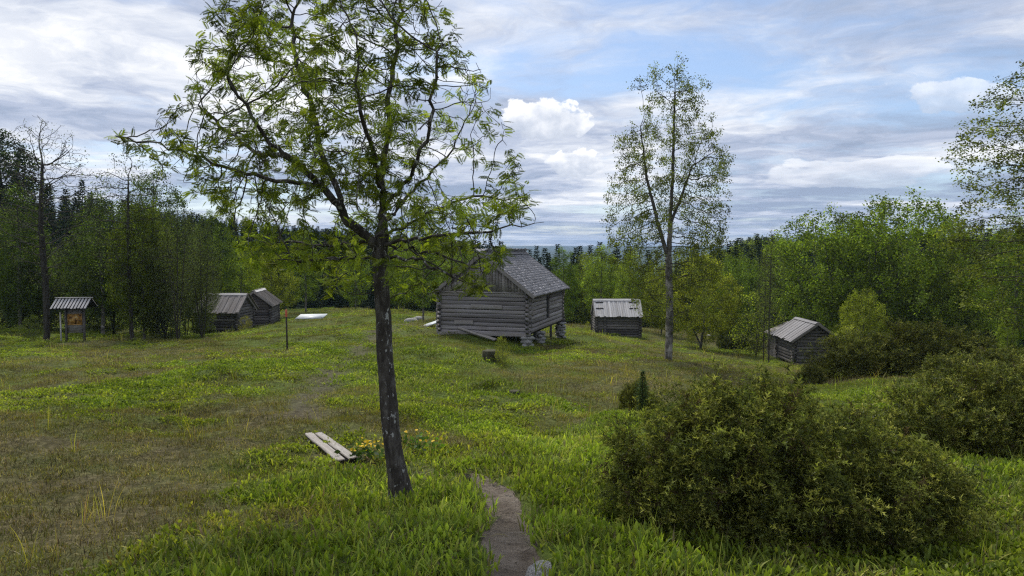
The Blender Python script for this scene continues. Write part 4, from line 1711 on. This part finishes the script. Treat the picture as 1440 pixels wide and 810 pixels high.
# ------------------------------------------------------------------ smaller things
def info_board():
    p = on(106, 36.0)
    t = thing('information_board', 'roofed information board on posts with orange-brown panel at the left', 'sign', p, math.radians(6))
    for x in (-.48, .52):
        V, Fq = box(x - .05, x + .05, -.05, .05, -.2, 1.62)
        obj('post', np_mesh('post', V, Fq, M_LOG_DARK), t)
    V, Fq = box(-.66, -.60, -.30, -.24, -.2, 1.5)
    obj('post', np_mesh('post', V, Fq, M_BOARD_PALE), t)
    t.scale = (.84, 1, 1)
    V, Fq = box(-.42, .46, .012, .045, .45, 1.6)
    obj('back_board', np_mesh('back_board', V, Fq, M_BOARD), t)
    m, g = mat('sign_print')
    tc = g.n('ShaderNodeTexCoord').outputs['Object']
    n = g.noise(g.mapping(tc, scale=(5, 5, 7)), 1.0, 3, .5)
    c = g.ramp(n, [(0.36, (.06, .03, .012)), (.44, (.28, .14, .03)), (.56, (.42, .23, .06)), (.68, (.55, .40, .18))])
    finish(g, principled(g, c, .6))
    V, Fq = box(-.36, .40, -.012, .008, .88, 1.36)
    pn = obj('sign_panel', np_mesh('sign_panel', V, Fq, m), t)
    for (x0, x1, z0, z1) in [(-.39, .43, 1.36, 1.40), (-.39, .43, .84, .88), (-.39, -.36, .88, 1.36), (.40, .43, .88, 1.36)]:
        V, Fq = box(x0, x1, -.022, .010, z0, z1)
        obj('frame', np_mesh('frame', V, Fq, simple_mat('panel_frame', (.34, .2, .07))), pn)
    # roof: two slopes of spaced planks over a dark deck
    for s in (-1, 1):
        V = [(-1.0, 0, 2.12), (1.0, 0, 2.12), (1.0, s * .62, 1.66), (-1.0, s * .62, 1.66), (-1.0, 0, 2.15), (1.0, 0, 2.15), (1.0, s * .62, 1.69), (-1.0, s * .62, 1.69)]
        if s < 0:
            V = V[:4][::-1] + V[4:][::-1]
        rf = obj('roof', ridge_prism('roof', V, M_FELT), t)
        sl = math.hypot(.62, .46)
        for k in range(11):
            dn = Vector((0, s * .62 / sl, -.46 / sl))
            xv = Vector((1, 0, 0)) * -s
            nr = dn.cross(xv)
            if nr.z < 0:
                xv = -xv
                nr = -nr
            Mx = Matrix((dn, xv, nr)).transposed().to_4x4()
            Mx.translation = Vector((-.92 + k * .184, 0, 2.155)) + nr * .012
            o = obj('roof_plank', BRD['pale'][k % 4], rf)
            o.matrix_local = Mx @ Matrix.Diagonal((sl * random.uniform(.98, 1.04), .115, .022, 1))
    V, Fq = box(-1.03, 1.03, -.09, .09, 2.185, 2.215)
    obj('ridge_board', np_mesh('ridge_board', V, Fq, M_BOARD_PALE), t)
    return t


info_board()


def lathe(prof, n=12, wob=0.0, seed=0):
    r = np.random.default_rng(seed)
    a = np.arange(n) * 2 * PI / n
    V = []
    for (rr, z) in prof:
        k = 1 + r.normal(0, wob, n)
        V.append(np.stack([np.cos(a) * rr * k, np.sin(a) * rr * k, np.full(n, z)], 1))
    V = np.concatenate(V)
    idx = np.arange(len(prof) * n).reshape(len(prof), n)
    Fq = np.stack([idx[:-1], np.roll(idx[:-1], -1, 1), np.roll(idx[1:], -1, 1), idx[1:]], 2).reshape(-1, 4)
    return V, [Fq, idx[-1][None].copy()]


def marker_post():
    p = on(404, 27.0)
    t = thing('marker_post', 'thin dark marker post with a faded red top standing in the grass', 'post', p)
    t.rotation_euler = (0, math.radians(-.6), 0)
    V, Fq = lathe([(.036, -.2), (.034, .3), (.032, 1.30)], 10)
    obj('pole', np_mesh('pole', V, Fq, M_POLE), t)
    V, Fq = lathe([(.040, 1.26), (.043, 1.40), (.040, 1.5), (.02, 1.53)], 10)
    obj('red_cap', np_mesh('red_cap', V, Fq, M_RED), t)


marker_post()


def slab():
    p = on(438, 55.0)
    V, Fq = box(-1.0, 1.0, -.55, .55, 0, .05)
    V[:, 2] += .22 * (V[:, 1] + .55) + .03 * np.sin(V[:, 0] * 2) + .04
    V[:, 0] += .2 * V[:, 1]
    o = obj('sheet', np_mesh('sheet', V, Fq, M_SHEET), None, p, (0, .02, .1))
    tag(o, 'pale grey flat sheet lying in the grass beyond the red-topped post', 'sheet')


slab()


def planks():
    a, b = pix_ground(441, 613), pix_ground(488, 650)
    c = (a + b) / 2
    d = b - a
    ln = math.hypot(d[0], d[1])
    ang = math.atan2(d[1], d[0])
    t = thing('plank_walk', 'pair of bleached planks laid across the wet dip on the path', 'walkway', (a[0], a[1], a[2]), ang)
    pit = math.atan2(d[2], ln)
    for k, off in enumerate((-.06, .06)):
        obj('plank', BRD['new'][k + 1], t, (0, off, .012), (.03 * (k - .5), -pit, .02 * (k - .5)), (ln, .095, .035))
    for f in (.12, .88):
        V, Fq = box(-.05, .05, -.12, .12, -.06, .0)
        obj('sleeper', np_mesh('sleeper', V, Fq, M_LOG_DARK), t, (ln * f, 0, .005 + d[2] * f), (0, 0, 0))


planks()


def stump(px, Y, rad, h, label, seed):
    p = on(px, Y)
    V, Fq = lathe([(rad * 1.35, -.1), (rad * 1.12, h * .2), (rad, h * .6), (rad * .98, h * .95), (rad * .82, h), (rad * .3, h * .97)], 14, .07, seed)
    t = obj('tree_stump', np_mesh('tree_stump', V, Fq, M_STUMP, smooth=False), None, p)
    tag(t, label, 'stump')


stump(690, 20.0, .22, .26, 'wide grey tree stump in the grass below the big barn', 1)
stump(724, 14.0, .11, .15, 'small dark tree stump on the slope, nearer than the wide one', 2)


def rock_mesh(name, seed):
    r = np.random.default_rng(seed)
    me = stone_mesh(name, seed)
    N = norm(r.normal(0, 1, (9, 3)))
    N[0] = norm(np.array([[.3, -.5, .8]]))[0]
    D = r.uniform(.45, .75, 9)
    for v in me.vertices:            # split faces: cut the lump by a few planes
        c = np.array(v.co)
        for n_, d_ in zip(N, D):
            k = c @ n_ - d_
            if k > 0:
                c = c - n_ * k
        v.co = c * (1 + .05 * mnoise.noise(Vector(c * 6)))
    me.polygons.foreach_set('use_smooth', np.zeros(len(me.polygons), dtype=bool))
    return me


def rock(px, py, s, label, seed, sq=.6, name='rock', lift=0.0):
    p = pix_ground(px, py)
    o = obj(name, rock_mesh(name, seed), None, (p[0], p[1], float(ground(p[0], p[1])) + s * sq * .35 + lift), (.1, .15, seed), (s, s * .8, s * sq))
    tag(o, label, 'rock')


rock(764, 801, .125, 'grey split stone at the near right edge of the dirt path', 11, .7)
rock(748, 801, .05, 'small grey stone leaning on the split stone by the path', 14, .7)
rock(705, 757, .028, 'small dark pebble lying on the dirt path, left of two others', 12)
rock(718, 764, .020, 'pale pebble lying in the middle of the dirt path', 15)
rock(735, 758, .012, 'tiny pebble on the right half of the dirt path', 17)
rock(1237, 592, .16, 'grey stone in the grass left of the right-hand juniper', 13, .7)


def beam():
    a, b = at(646, 471, 32.9), at(697, 483, 31.4)
    a[2] = float(ground(a[0], a[1])) + .12
    b[2] = float(ground(b[0], b[1])) + .12
    d = b - a
    ln = np.linalg.norm(d)
    o = obj('beam', BRD['new'][0], None, a, (0, -math.atan2(d[2], math.hypot(d[0], d[1])), math.atan2(d[1], d[0])), (ln, .16, .1))
    tag(o, 'pale fallen beam lying on the grass under the gable of the big barn', 'beam')


beam()

for i, (px, Y, s, lb) in enumerate([(578, 46, .45, 'pale boulder in the grass behind the rowan trunk, left of the big barn'), (588, 48, .35, 'smaller pale boulder beside another left of the big barn'),
                                    (1000, 70, .4, 'grey stone by the far track right of the tall birch')]):
    p = on(px, Y)
    o = obj('boulder', stone_mesh('boulder', 30 + i), None, (p[0], p[1], p[2] + s * .25), (0, 0, i), (s, s * .8, s * .55))
    tag(o, lb, 'rock')

# tilted sheet just left of the barn
p = on(611, 39.5)
V, Fq = box(-.7, .7, -.5, .5, 0, .04)
V[:, 2] += .32 * (V[:, 0] + .7)
o = obj('roof_sheet', np_mesh('roof_sheet', V, Fq, M_SHEET), None, (p[0], p[1], p[2] + .05), (0, 0, .2))
tag(o, 'tilted pale grey sheet leaning behind the left corner of the big barn', 'sheet')


# ------------------------------------------------------------------ junipers
def sprig_template(side=7, ns=6, lo=False):
    """a juniper plume: a shoot with side shoots, needles all round, fresh tips"""
    r = np.random.default_rng(9)
    V, T, Fs = [], [], []

    def needle(o, d, L, w, c):
        d = norm(np.array(d, float)[None])[0]
        s = norm(np.cross(d, r.normal(0, 1, 3))[None])[0] * w * .5
        b = len(V)
        V.extend([o - s, o + s, o + d * L])
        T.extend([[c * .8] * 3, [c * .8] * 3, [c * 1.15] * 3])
        Fs.append([b, b + 1, b + 2])

    def axis(t):
        return np.array([.34 * t ** 3, 0, t - .22 * t ** 3])

    def shoot(o, d, L, n, c0, c1, nl, w):
        u = norm(np.cross(d, [.3, .2, 1.0])[None])[0]
        v = np.cross(d, u)
        for j in range(n):
            f = (j + .3) / n
            b = j * 2.4 + r.uniform(0, 1)
            oo = o + d * L * f + np.array([.0, 0, -.10 * L * f * f])
            needle(oo, d * .9 + u * math.cos(b) + v * math.sin(b), nl, w, c0 + (c1 - c0) * f ** 1.5)
    nl, w = (.115, .040) if not lo else (.15, .07)
    for k in range(side):
        t = .12 + .80 * k / (side - 1)
        a = k * 2.5
        d = norm(np.array([math.cos(a) * .85, math.sin(a) * .85, .8])[None])[0]
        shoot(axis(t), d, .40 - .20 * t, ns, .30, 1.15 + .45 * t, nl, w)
    for k in range(2 * ns):
        t = k / (2 * ns)
        a = k * 2.4
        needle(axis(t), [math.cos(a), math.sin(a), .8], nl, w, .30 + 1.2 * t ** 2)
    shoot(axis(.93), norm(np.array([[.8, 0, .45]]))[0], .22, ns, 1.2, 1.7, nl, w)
    return np.array(V), np.array(Fs), np.array(T)


SPRIG = sprig_template()
SPRIG_LO = sprig_template(4, 3, True)


def juniper(seed, lobes, n, size, tmpl, cols, nstem=40, hs=4.5):
    """lobes [(cx,cy,cz,rx,ry,rz)] in local metres, base at z=0"""
    r = np.random.default_rng(seed)
    Lb = np.array(lobes, float)
    area = (Lb[:, 3] * Lb[:, 5] + Lb[:, 4] * Lb[:, 5] + Lb[:, 3] * Lb[:, 4])
    P, D, Q = [], [], []
    while len(P) < n:
        k = r.choice(len(Lb), p=area / area.sum())
        d = norm(r.normal(0, 1, (1, 3)))[0]
        f = r.uniform(.62, 1.0) if r.random() < .8 else r.uniform(.3, .7)
        bump_ = 1 + .46 * mnoise.noise(Vector(d * 2.6 + k * 7.3)) +   .30 * mnoise.noise(Vector(d * 6.5 + k * 3.3))
        q = Lb[k, :3] + d * Lb[k, 3:] * f * bump_
        if q[2] < .03:
            continue
        if mnoise.noise(Vector(q * hs + seed * 5.0)) < .02 and f > .42:
            continue
        e = np.sqrt((((q - Lb[:, :3]) / Lb[:, 3:]) ** 2).sum(1))
        e[k] = 9
        if e.min() < .6:
            continue
        nrm = norm((d / Lb[k, 3:])[None])[0]
        P.append(q)
        D.append(nrm * .9 + np.array([0, 0, .65]) + r.normal(0, .34, 3))
        Q.append(f * bump_)
    P, D, Q = np.array(P), np.array(D), np.array(Q)
    s = r.uniform(size[0], size[1], n) * np.where(r.random(n) < .10, 1.6, 1.0)
    M = frames(D, r.uniform(0, 6.3, n), r) * s[:, None, None]
    ch = np.array(cols)
    c = ch[r.integers(0, len(ch), n)] * r.uniform(.7, 1.3, (n, 1))
    # browned twigs here and there (dead needles have their own colour)
    dead = r.random(n) < .05
    c[dead] = np.array([.075, .055, .028])
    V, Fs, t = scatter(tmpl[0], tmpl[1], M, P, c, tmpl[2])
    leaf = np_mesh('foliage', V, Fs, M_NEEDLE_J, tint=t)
    pos, par, rad = [], [], []
    for i in range(nstem):
        k = r.integers(len(Lb))
        b = Lb[k, :3] * [1, 1, 0] + r.normal(0, .12, 3) * [1, 1, 0] * Lb[k, 3]
        e = P[r.integers(n)]
        m = (b + e) / 2 + r.normal(0, .08, 3) * Lb[k, 3]
        o = len(pos)
        pos += [b - [0, 0, .05], b * .6 + m * .4, m, m * .4 + e * .6, e]
        par += [o, o, o + 1, o + 2, o + 3]
        rad += [.018, .014, .011, .008, .004]
    V, Fq = tubes(np.array(pos), np.array(par), np.array(rad) * .55, 5)
    # drop the zero-length joins between stems
    wood = np_mesh('stems', V, Fq, M_BARK_DARK, smooth=True)
    return dict(leaf=leaf, wood=wood)


M_NEEDLE_J = leaf_mat('juniper_needle', 0.25, gloss=0.01)
JC = [(.195, .212, .042), (.125, .146, .032), (.285, .285, .058), (.075, .092, .023)]


def pl_juniper(proto, label, loc, rz=0.0, s=(1, 1, 1), color=(1, 1, 1)):
    t = thing('juniper_bush', label, 'bush', loc, rz, 'junipers on the meadow')
    t.scale = s
    obj('stems', proto['wood'], t)
    f = obj('foliage', proto['leaf'], t)
    f.color = tuple(color) + (1,)
    kind(f, 'stuff')
    return t


jb = on(1110, 5.25)


def jl(px, py, dy, rx, ry, rz):
    p = at(px, py, jb[1] + dy) - jb
    k = (jb[1] + dy) / F
    return (p[0], p[1], p[2], rx * k, ry * k, rz * k)


J1 = juniper(1, [jl(985, 668, 0, 104, 95, 98), jl(1080, 660, .15, 110, 100, 95), jl(1150, 715, -.1, 130, 105, 85), jl(1260, 722, 0, 95, 90, 82), jl(940, 632, .25, 58, 60, 58),
                 jl(1050, 590, .3, 80, 60, 48), jl(930, 690, .05, 66, 60, 75), jl(1285, 695, .25, 56, 55, 56), jl(1190, 655, .3, 80, 70, 60)],
             6600, (.11, .22), SPRIG, JC, 50)
pl_juniper(J1, 'large sprawling juniper bush with yellowish tips filling the right foreground', jb)
J2 = juniper(2, [(-.6, 0, .38, .62, .55, .48), (.25, .1, .62, .58, .55, .62), (.95, 0, .5, .6, .55, .55), (.3, -.3, .35, .7, .5, .42), (1.35, .1, .42, .5, .5, .45)], 7500, (.11, .21), SPRIG_LO, JC, 30)
pl_juniper(J2, 'broad juniper bush at the right edge, behind the largest juniper', on(1352, 9.3), 0, (.95, .95, .92))
pl_juniper(J2, 'wide dark juniper thicket in front of the low log hut on the right', on(1250, 24.0), .1, (2.15, 1.5, 1.5), (.62, .62, .62))
pl_juniper(J2, 'dark low juniper at the foot of the tall birch behind the largest juniper', on(905, 13.2), 2.0, (.34, .34, .55), (.8, .78, .75))
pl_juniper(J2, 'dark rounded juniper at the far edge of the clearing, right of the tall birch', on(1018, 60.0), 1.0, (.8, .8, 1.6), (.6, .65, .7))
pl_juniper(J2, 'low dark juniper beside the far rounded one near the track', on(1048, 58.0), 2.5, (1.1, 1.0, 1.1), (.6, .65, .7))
pl_juniper(J2, 'small dark juniper at the left end of the wide thicket', on(1142, 22.5), 4.0, (.55, .5, .55), (.55, .55, .55))
pl_juniper(J2, 'juniper bush at the far right behind the broad right-edge juniper', on(1435, 15.0), 3.0, (1.1, 1.1, .8), (.8, .8, .75))

# spruce sapling above the small juniper
tree(SP[1], 'spruce_sapling', 'thin spruce sapling rising from the small juniper near the tall birch', 903, 12.8, h=1.0, wide=2.0, cat='sapling', color=(2.2, 2.2, 1.6))

# ------------------------------------------------------------------ trees of the forest edge
W_ = (1, 1, 1)
tree(PR['pine'], 'pine_tree', 'dark pine at the far left edge of the view', 8, 60, top=183, color=(1, 1, 1))
tree(PR['bare'], 'bare_tree', 'nearly leafless dark tree rising above the left forest edge', 66, 38.5, top=160, rz=1.0)
tree(PR['dull'], 'willow_tree', 'dull green bushy tree at the left edge behind the leafless tree', 15, 50, top=285, wide=1.0)
tree(PR['dull'], 'willow_tree', 'grey-green bushy tree behind the information board roof', 120, 52, top=325, wide=1.1, color=(.95, 1, 1.05))
tree(PR['dull'], 'willow_tree', 'grey-green low tree left of the information board', 55, 47, top=335, wide=.95, color=(.9, .95, 1))
tree(PR['sparse'], 'alder_tree', 'thinly leaved tall tree right of the information board', 186, 39, top=203, wide=.85, color=(.8, .85, .85))
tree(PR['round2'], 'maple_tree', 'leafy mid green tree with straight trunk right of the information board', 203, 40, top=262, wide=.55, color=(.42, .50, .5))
tree(PR['alder'], 'alder_tree', 'cluster of dark grey alder stems in front of the patchy-roofed hut', 250, 38, top=272, wide=.62)
tree(PR['alder'], 'alder_tree', 'bare dark alder with twiggy crown left of the gable-end hut', 285, 41, top=295, wide=.6, color=(.9, .9, .9))
tree(PR['alder'], 'alder_tree', 'slim twiggy alder behind the cluster of grey stems', 262, 46, top=285, wide=.55, color=(.8, .85, .8))
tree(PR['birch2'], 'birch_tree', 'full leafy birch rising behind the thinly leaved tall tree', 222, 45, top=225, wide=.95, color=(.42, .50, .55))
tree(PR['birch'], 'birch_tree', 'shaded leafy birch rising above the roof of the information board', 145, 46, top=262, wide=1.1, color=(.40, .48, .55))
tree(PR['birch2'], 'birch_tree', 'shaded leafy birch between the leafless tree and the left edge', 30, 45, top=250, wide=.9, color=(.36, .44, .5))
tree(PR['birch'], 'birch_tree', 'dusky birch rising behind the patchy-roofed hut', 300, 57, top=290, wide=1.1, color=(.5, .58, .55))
tree(PR['dull'], 'willow_tree', 'dusky leafy tree between the information board and the patchy-roofed hut', 232, 41, top=318, wide=.72)
tree(PR['dull'], 'willow_tree', 'dusky low tree half hiding the patchy-roofed hut', 282, 44, top=335, wide=.5, color=(.9, .9, .85))
tree(PR['dull'], 'willow_tree', 'grey-green tree filling the gap right of the information board', 160, 48, top=318, wide=.9, color=(.95, 1, .95))
tree(PR['birch2'], 'birch_tree', 'bright green birch above the gable-end hut', 340, 62, top=330, wide=1.0, color=(.95, 1.0, .8))
tree(PR['round2'], 'rowan_tree', 'yellow-green leafy tree between the left huts and the pale sheet', 385, 66, top=345, wide=.8, color=(.95, 1, .9))
tree(PR['birch'], 'birch_tree', 'green birch behind the pale grey sheet', 430, 72, top=320, wide=1.1, color=(.9, 1, .9))
tree(PR['birch2'], 'birch_tree', 'leafy birch behind the rowan trunk, left of the big barn', 500, 76, top=335, wide=1.0, color=(.9, 1, .9))
tree(PR['round'], 'willow_tree', 'rounded green tree between the rowan trunk and the big barn', 560, 70, top=340, wide=.8, color=(.9, 1, .9))
tree(PR['birch'], 'birch_tree', 'birch with a stout dark trunk just left of the big barn', 595, 46, top=290, wide=.8, color=(.75, .85, .8))
tree(PR['round'], 'willow_tree', 'dense green tree behind the roof of the big barn', 655, 66, top=350, wide=.9, color=(.8, .9, .85))
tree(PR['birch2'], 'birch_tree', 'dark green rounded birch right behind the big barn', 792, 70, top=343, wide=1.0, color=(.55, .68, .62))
tree(PR['birch'], 'birch_tree', 'light green birch behind the small pale-roofed hut', 846, 74, top=340, wide=1.15, color=(.95, 1.05, .85))
tree(PR['birch2'], 'birch_tree', 'green birch behind the right end of the pale plank roof', 885, 66, top=352, wide=.85, color=(.9, .98, .85))
tree(PR['round2'], 'rowan_tree', 'yellow-green spreading tree right behind the tall birch trunk', 985, 52, top=345, wide=.85, color=(.98, 1, .9))
tree(PR['round2'], 'rowan_tree', 'yellow-green tree between the pale-roofed hut and the tall birch', 930, 64, top=362, wide=.7, color=(.95, 1, .9))
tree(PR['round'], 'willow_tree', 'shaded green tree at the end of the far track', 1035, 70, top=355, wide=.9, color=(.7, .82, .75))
tree(PR['shrub'], 'hazel_shrub', 'pale green shrub at the clearing edge left of the low hut', 1062, 52, top=405, wide=.9, cat='shrub', color=(.9, 1, 1))
tree(PR['sparse'], 'alder_tree', 'thin dark tree with bare top standing against the low hut', 1081, 43.5, top=318, wide=.42)
tree(PR['bare'], 'bare_tree', 'second thin leafless stem left of the low hut', 1074, 44.6, top=350, wide=.4, rz=2.0)
tree(PR['round'], 'willow_tree', 'large many-stemmed green willow behind the low hut, left half of the thicket', 1165, 56, top=290, wide=.95, color=(.85, .95, .85))
tree(PR['round'], 'willow_tree', 'tallest broad green willow on the right, with airy top', 1262, 53, top=268, wide=1.0, rz=.7, color=(.85, .95, .8))
tree(PR['round2'], 'willow_tree', 'green willow at the right end of the large thicket', 1325, 50, top=345, wide=.85, color=(.75, .9, .85))
tree(PR['round2'], 'willow_tree', 'low yellow-green willow right behind the side shed of the low hut', 1212, 44, top=400, wide=.8, color=(.9, .98, .85))
tree(PR['dull'], 'alder_tree', 'dark shaded tree at the right forest edge', 1385, 52, top=330, wide=.9, color=(.9, .95, .9))
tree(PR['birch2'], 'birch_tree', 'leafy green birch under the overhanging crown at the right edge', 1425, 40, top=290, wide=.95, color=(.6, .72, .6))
tree(PR['birch'], 'birch_sapling', 'slender light green birch sapling at the right forest edge', 1416, 36, top=428, wide=.8, cat='sapling', color=(1, 1.05, .95))
tree(PR['shrub'], 'willow_shrub', 'pale spiky shrub just right of the side shed', 1196, 41, top=452, wide=.8, cat='shrub', color=(1.1, 1.1, 1.3))
tree(PR['shrub'], 'willow_shrub', 'pale young shrub right of the big barn, by its far corner stones', 826, 45, top=450, wide=.5, cat='shrub', color=(1.2, 1.2, 1.2))
tree(PR['shrub'], 'raspberry_shrub', 'sparse green shrub beside the wide grey stump', 706, 19.6, h=.85, wide=.6, cat='shrub')
tree(PR['shrub'], 'currant_shrub', 'brownish-green shrub growing against the gable-end hut', 345, 48, top=442, wide=.9, cat='shrub', color=(.9, .8, .7))
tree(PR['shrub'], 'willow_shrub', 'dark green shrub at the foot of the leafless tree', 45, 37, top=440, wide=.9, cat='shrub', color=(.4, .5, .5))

# spruces one can pick out on the skyline
SPL = [(98, 84, 262, 'spruce tip showing left of the thinly leaved tall tree, leftmost of the left skyline spruces'), (121, 88, 250, 'pointed spruce on the left skyline right of the leafless tree'),
       (140, 86, 276, 'shorter spruce on the left skyline beside the pointed one'), (270, 92, 300, 'spruce on the skyline above the cluster of grey alder stems'), (300, 90, 318, 'spruce on the skyline above the patchy-roofed hut'),
       (330, 95, 296, 'tall spruce on the skyline above the gable-end hut'), (362, 93, 312, 'dark spruce on the skyline right of the tall one above the gable-end hut'), (398, 92, 320, 'dark spruce on the skyline above the red-topped post'),
       (455, 86, 330, 'dark spruce in the gap left of the rowan trunk'), (478, 84, 345, 'dark spruce right of the gap near the rowan trunk'), (690, 90, 322, 'spruce peeping over the ridge of the big barn'),
       (745, 95, 348, 'small spruce tip behind the right end of the barn ridge'), (815, 98, 343, 'left one of two small spruce tips right of the barn roof'), (829, 99, 342, 'right one of two small spruce tips right of the barn roof'),
       (867, 96, 338, 'dark spruce left of the tall birch trunk on the skyline'), (30, 80, 235, 'dark spruce beside the pine at the left edge'), (1345, 110, 312, 'dark spruce on the skyline right of the tallest willow'),
       (1375, 112, 306, 'tall dark spruce on the skyline near the right edge'), (1405, 108, 318, 'dark spruce on the skyline below the overhanging birch crown')]
for i, (px, Y, top, lb) in enumerate(SPL):
    tree(SP[i % 3], 'spruce_tree', lb, px, Y, top=top, wide=random.uniform(.8, 1.05), group='spruces on the skyline')

# the wood beyond, one mass
fcol = bpy.data.collections.new('wood_sources')
wm = []
for i, pr in enumerate([SP[0], SP[1], SP[2], PR['birch2'], PR['round']]):
    # crown and trunk of a source joined so that one instance is one tree
    a, b = pr['wood'], pr['leaf']
    o = bpy.data.objects.new('wood_source_%d' % i, b)
    fcol.objects.link(o)


def build_wood():
    n = 5200
    az = np.radians(np.concatenate([rng.uniform(-52, 52, n - 900), rng.uniform(-2, 16, 900)]))
    d = np.sqrt(rng.uniform(80 ** 2, 330 ** 2, n))
    x, y = d * np.sin(az), d * np.cos(az)
    keep = (y > 78)
    azd = np.degrees(az)
    # keep the open grass in front free
    keep &= d > np.interp(azd, [-52, -35, -25, -10, -3, 8, 14, 20, 30, 52], [66, 72, 84, 84, 90, 92, 95, 92, 80, 70])
    x, y, d, azd = x[keep], y[keep], d[keep], azd[keep]
    n = len(x)
    z = base_ground(x, y)
    h = rng.uniform(11.5, 17.0, n)
    # trees do not stand taller than the skyline of the photograph
    sky = np.interp(azd, [-52, -35, -28, -20, -13, -5, 1, 9, 14, 17, 25, 31, 36, 52], [240, 240, 285, 315, 325, 335, 350, 347, 340, 331, 328, 324, 312, 300])
    dep = y
    zmax = EYE + dep * (347 - sky) / F
    h = np.minimum(h, np.maximum(zmax - z + rng.normal(0, .5, n), 3.0))
    idx = np.where((rng.random(n) < .9) | (azd < -8), rng.integers(0, 3, n), rng.integers(3, 5, n))
    H = np.array([15, 15, 15, 12, 9.0])[idx]
    s = h / H
    wd = s * np.where(idx < 3, rng.uniform(.9, 1.3, n), 1.0)
    rot = np.stack([np.zeros(n), np.zeros(n), rng.uniform(0, 6.3, n)], 1)
    instancer('distant_forest', np.stack([x, y, z - .1], 1), rot, np.stack([wd, wd, s], 1), idx, np.ones((n, 3)), fcol,
              'dark spruce and birch forest filling the valley behind the clearing', 'forest')


build_wood()


# ---- flowers near the planks
def flowers(px, py, n, label, seed):
    p = pix_ground(px, py)
    r = np.random.default_rng(seed)
    t = thing('flower_clump', label, 'flowers', (p[0], p[1], float(ground(p[0], p[1]))))
    TV = np.array([[0, 0, 0], [.5, 0, .2], [.25, .5, .2], [-.25, .5, .2], [-.5, 0, .2], [-.25, -.5, .2], [.25, -.5, .2]])
    TF = np.array([[0, 1, 2], [0, 2, 3], [0, 3, 4], [0, 4, 5], [0, 5, 6], [0, 6, 1]])
    P = np.stack([r.normal(0, .10, n), r.normal(0, .08, n), r.uniform(.10, .22, n)], 1)
    D = r.normal(0, .4, (n, 3)) + [0, -.4, 1]
    V, Fs, tt = scatter(TV, TF, frames(D, None, r) * r.uniform(.028, .042, n)[:, None, None], P, np.tile([[.72, .48, .012]], (n, 1)) * r.uniform(.8, 1.1, (n, 1)))
    kind(obj('blossoms', np_mesh('blossoms', V, Fs, M_PETAL, tint=tt), t), 'stuff')
    N = 60
    P = np.stack([r.normal(0, .12, N), r.normal(0, .10, N), r.uniform(.02, .14, N)], 1)
    V, Fs, tt = foliage(P, 1, .01, (.05, .09), leaf_template(), [(.07, .13, .02), (.09, .15, .03)], r, -.2)
    kind(obj('leaves', np_mesh('leaves', V, Fs, M_LEAF, tint=tt), t), 'stuff')


flowers(511, 641, 16, 'yellow marsh flowers blooming beside the end of the planks', 1)
flowers(530, 645, 8, 'sparser yellow flowers just left of the rowan trunk', 2)
flowers(577, 628, 7, 'few yellow flowers just right of the rowan trunk', 3)
flowers(601, 640, 4, 'smallest yellow flower patch, farthest right of the trunk', 4)

# ------------------------------------------------------------------ grass, once the buildings stand
for t_, W0, L0 in ((barn, 4.1, 6.6), (hut_c, 2.5, 3.3), (hut_r, 2.6, 3.0), (hut_a, 2.6, 2.7), (hut_b, 2.2, 3.2)):
    for k in range(4):
        for q_ in (.3, .7):
            p = local(t_, W0 * q_, L0 * (k + .5) / 4, 0)
            BLOCK.append((p.x, p.y, min(W0, L0) * .24))
build_grass()

# ------------------------------------------------------------------ the air
def haze():
    V, Fq = box(-6400, 6400, -6300, 6400, -60.0, 75.0)
    m = bpy.data.materials.new('haze')
    m.use_nodes = True
    g = NT(m.node_tree)
    v = g.n('ShaderNodeVolumePrincipled')
    v.inputs['Color'].default_value = (.50, .70, 1.0, 1)
    v.inputs['Density'].default_value = .00014
    out = g.n('ShaderNodeOutputMaterial')
    g.put(out.inputs['Volume'], v.outputs[0])
    o = obj('haze', np_mesh('haze', V, Fq, m))
    tag(o, 'thin bluish haze over the far valley and hills', 'haze')
    kind(o, 'stuff')


haze()
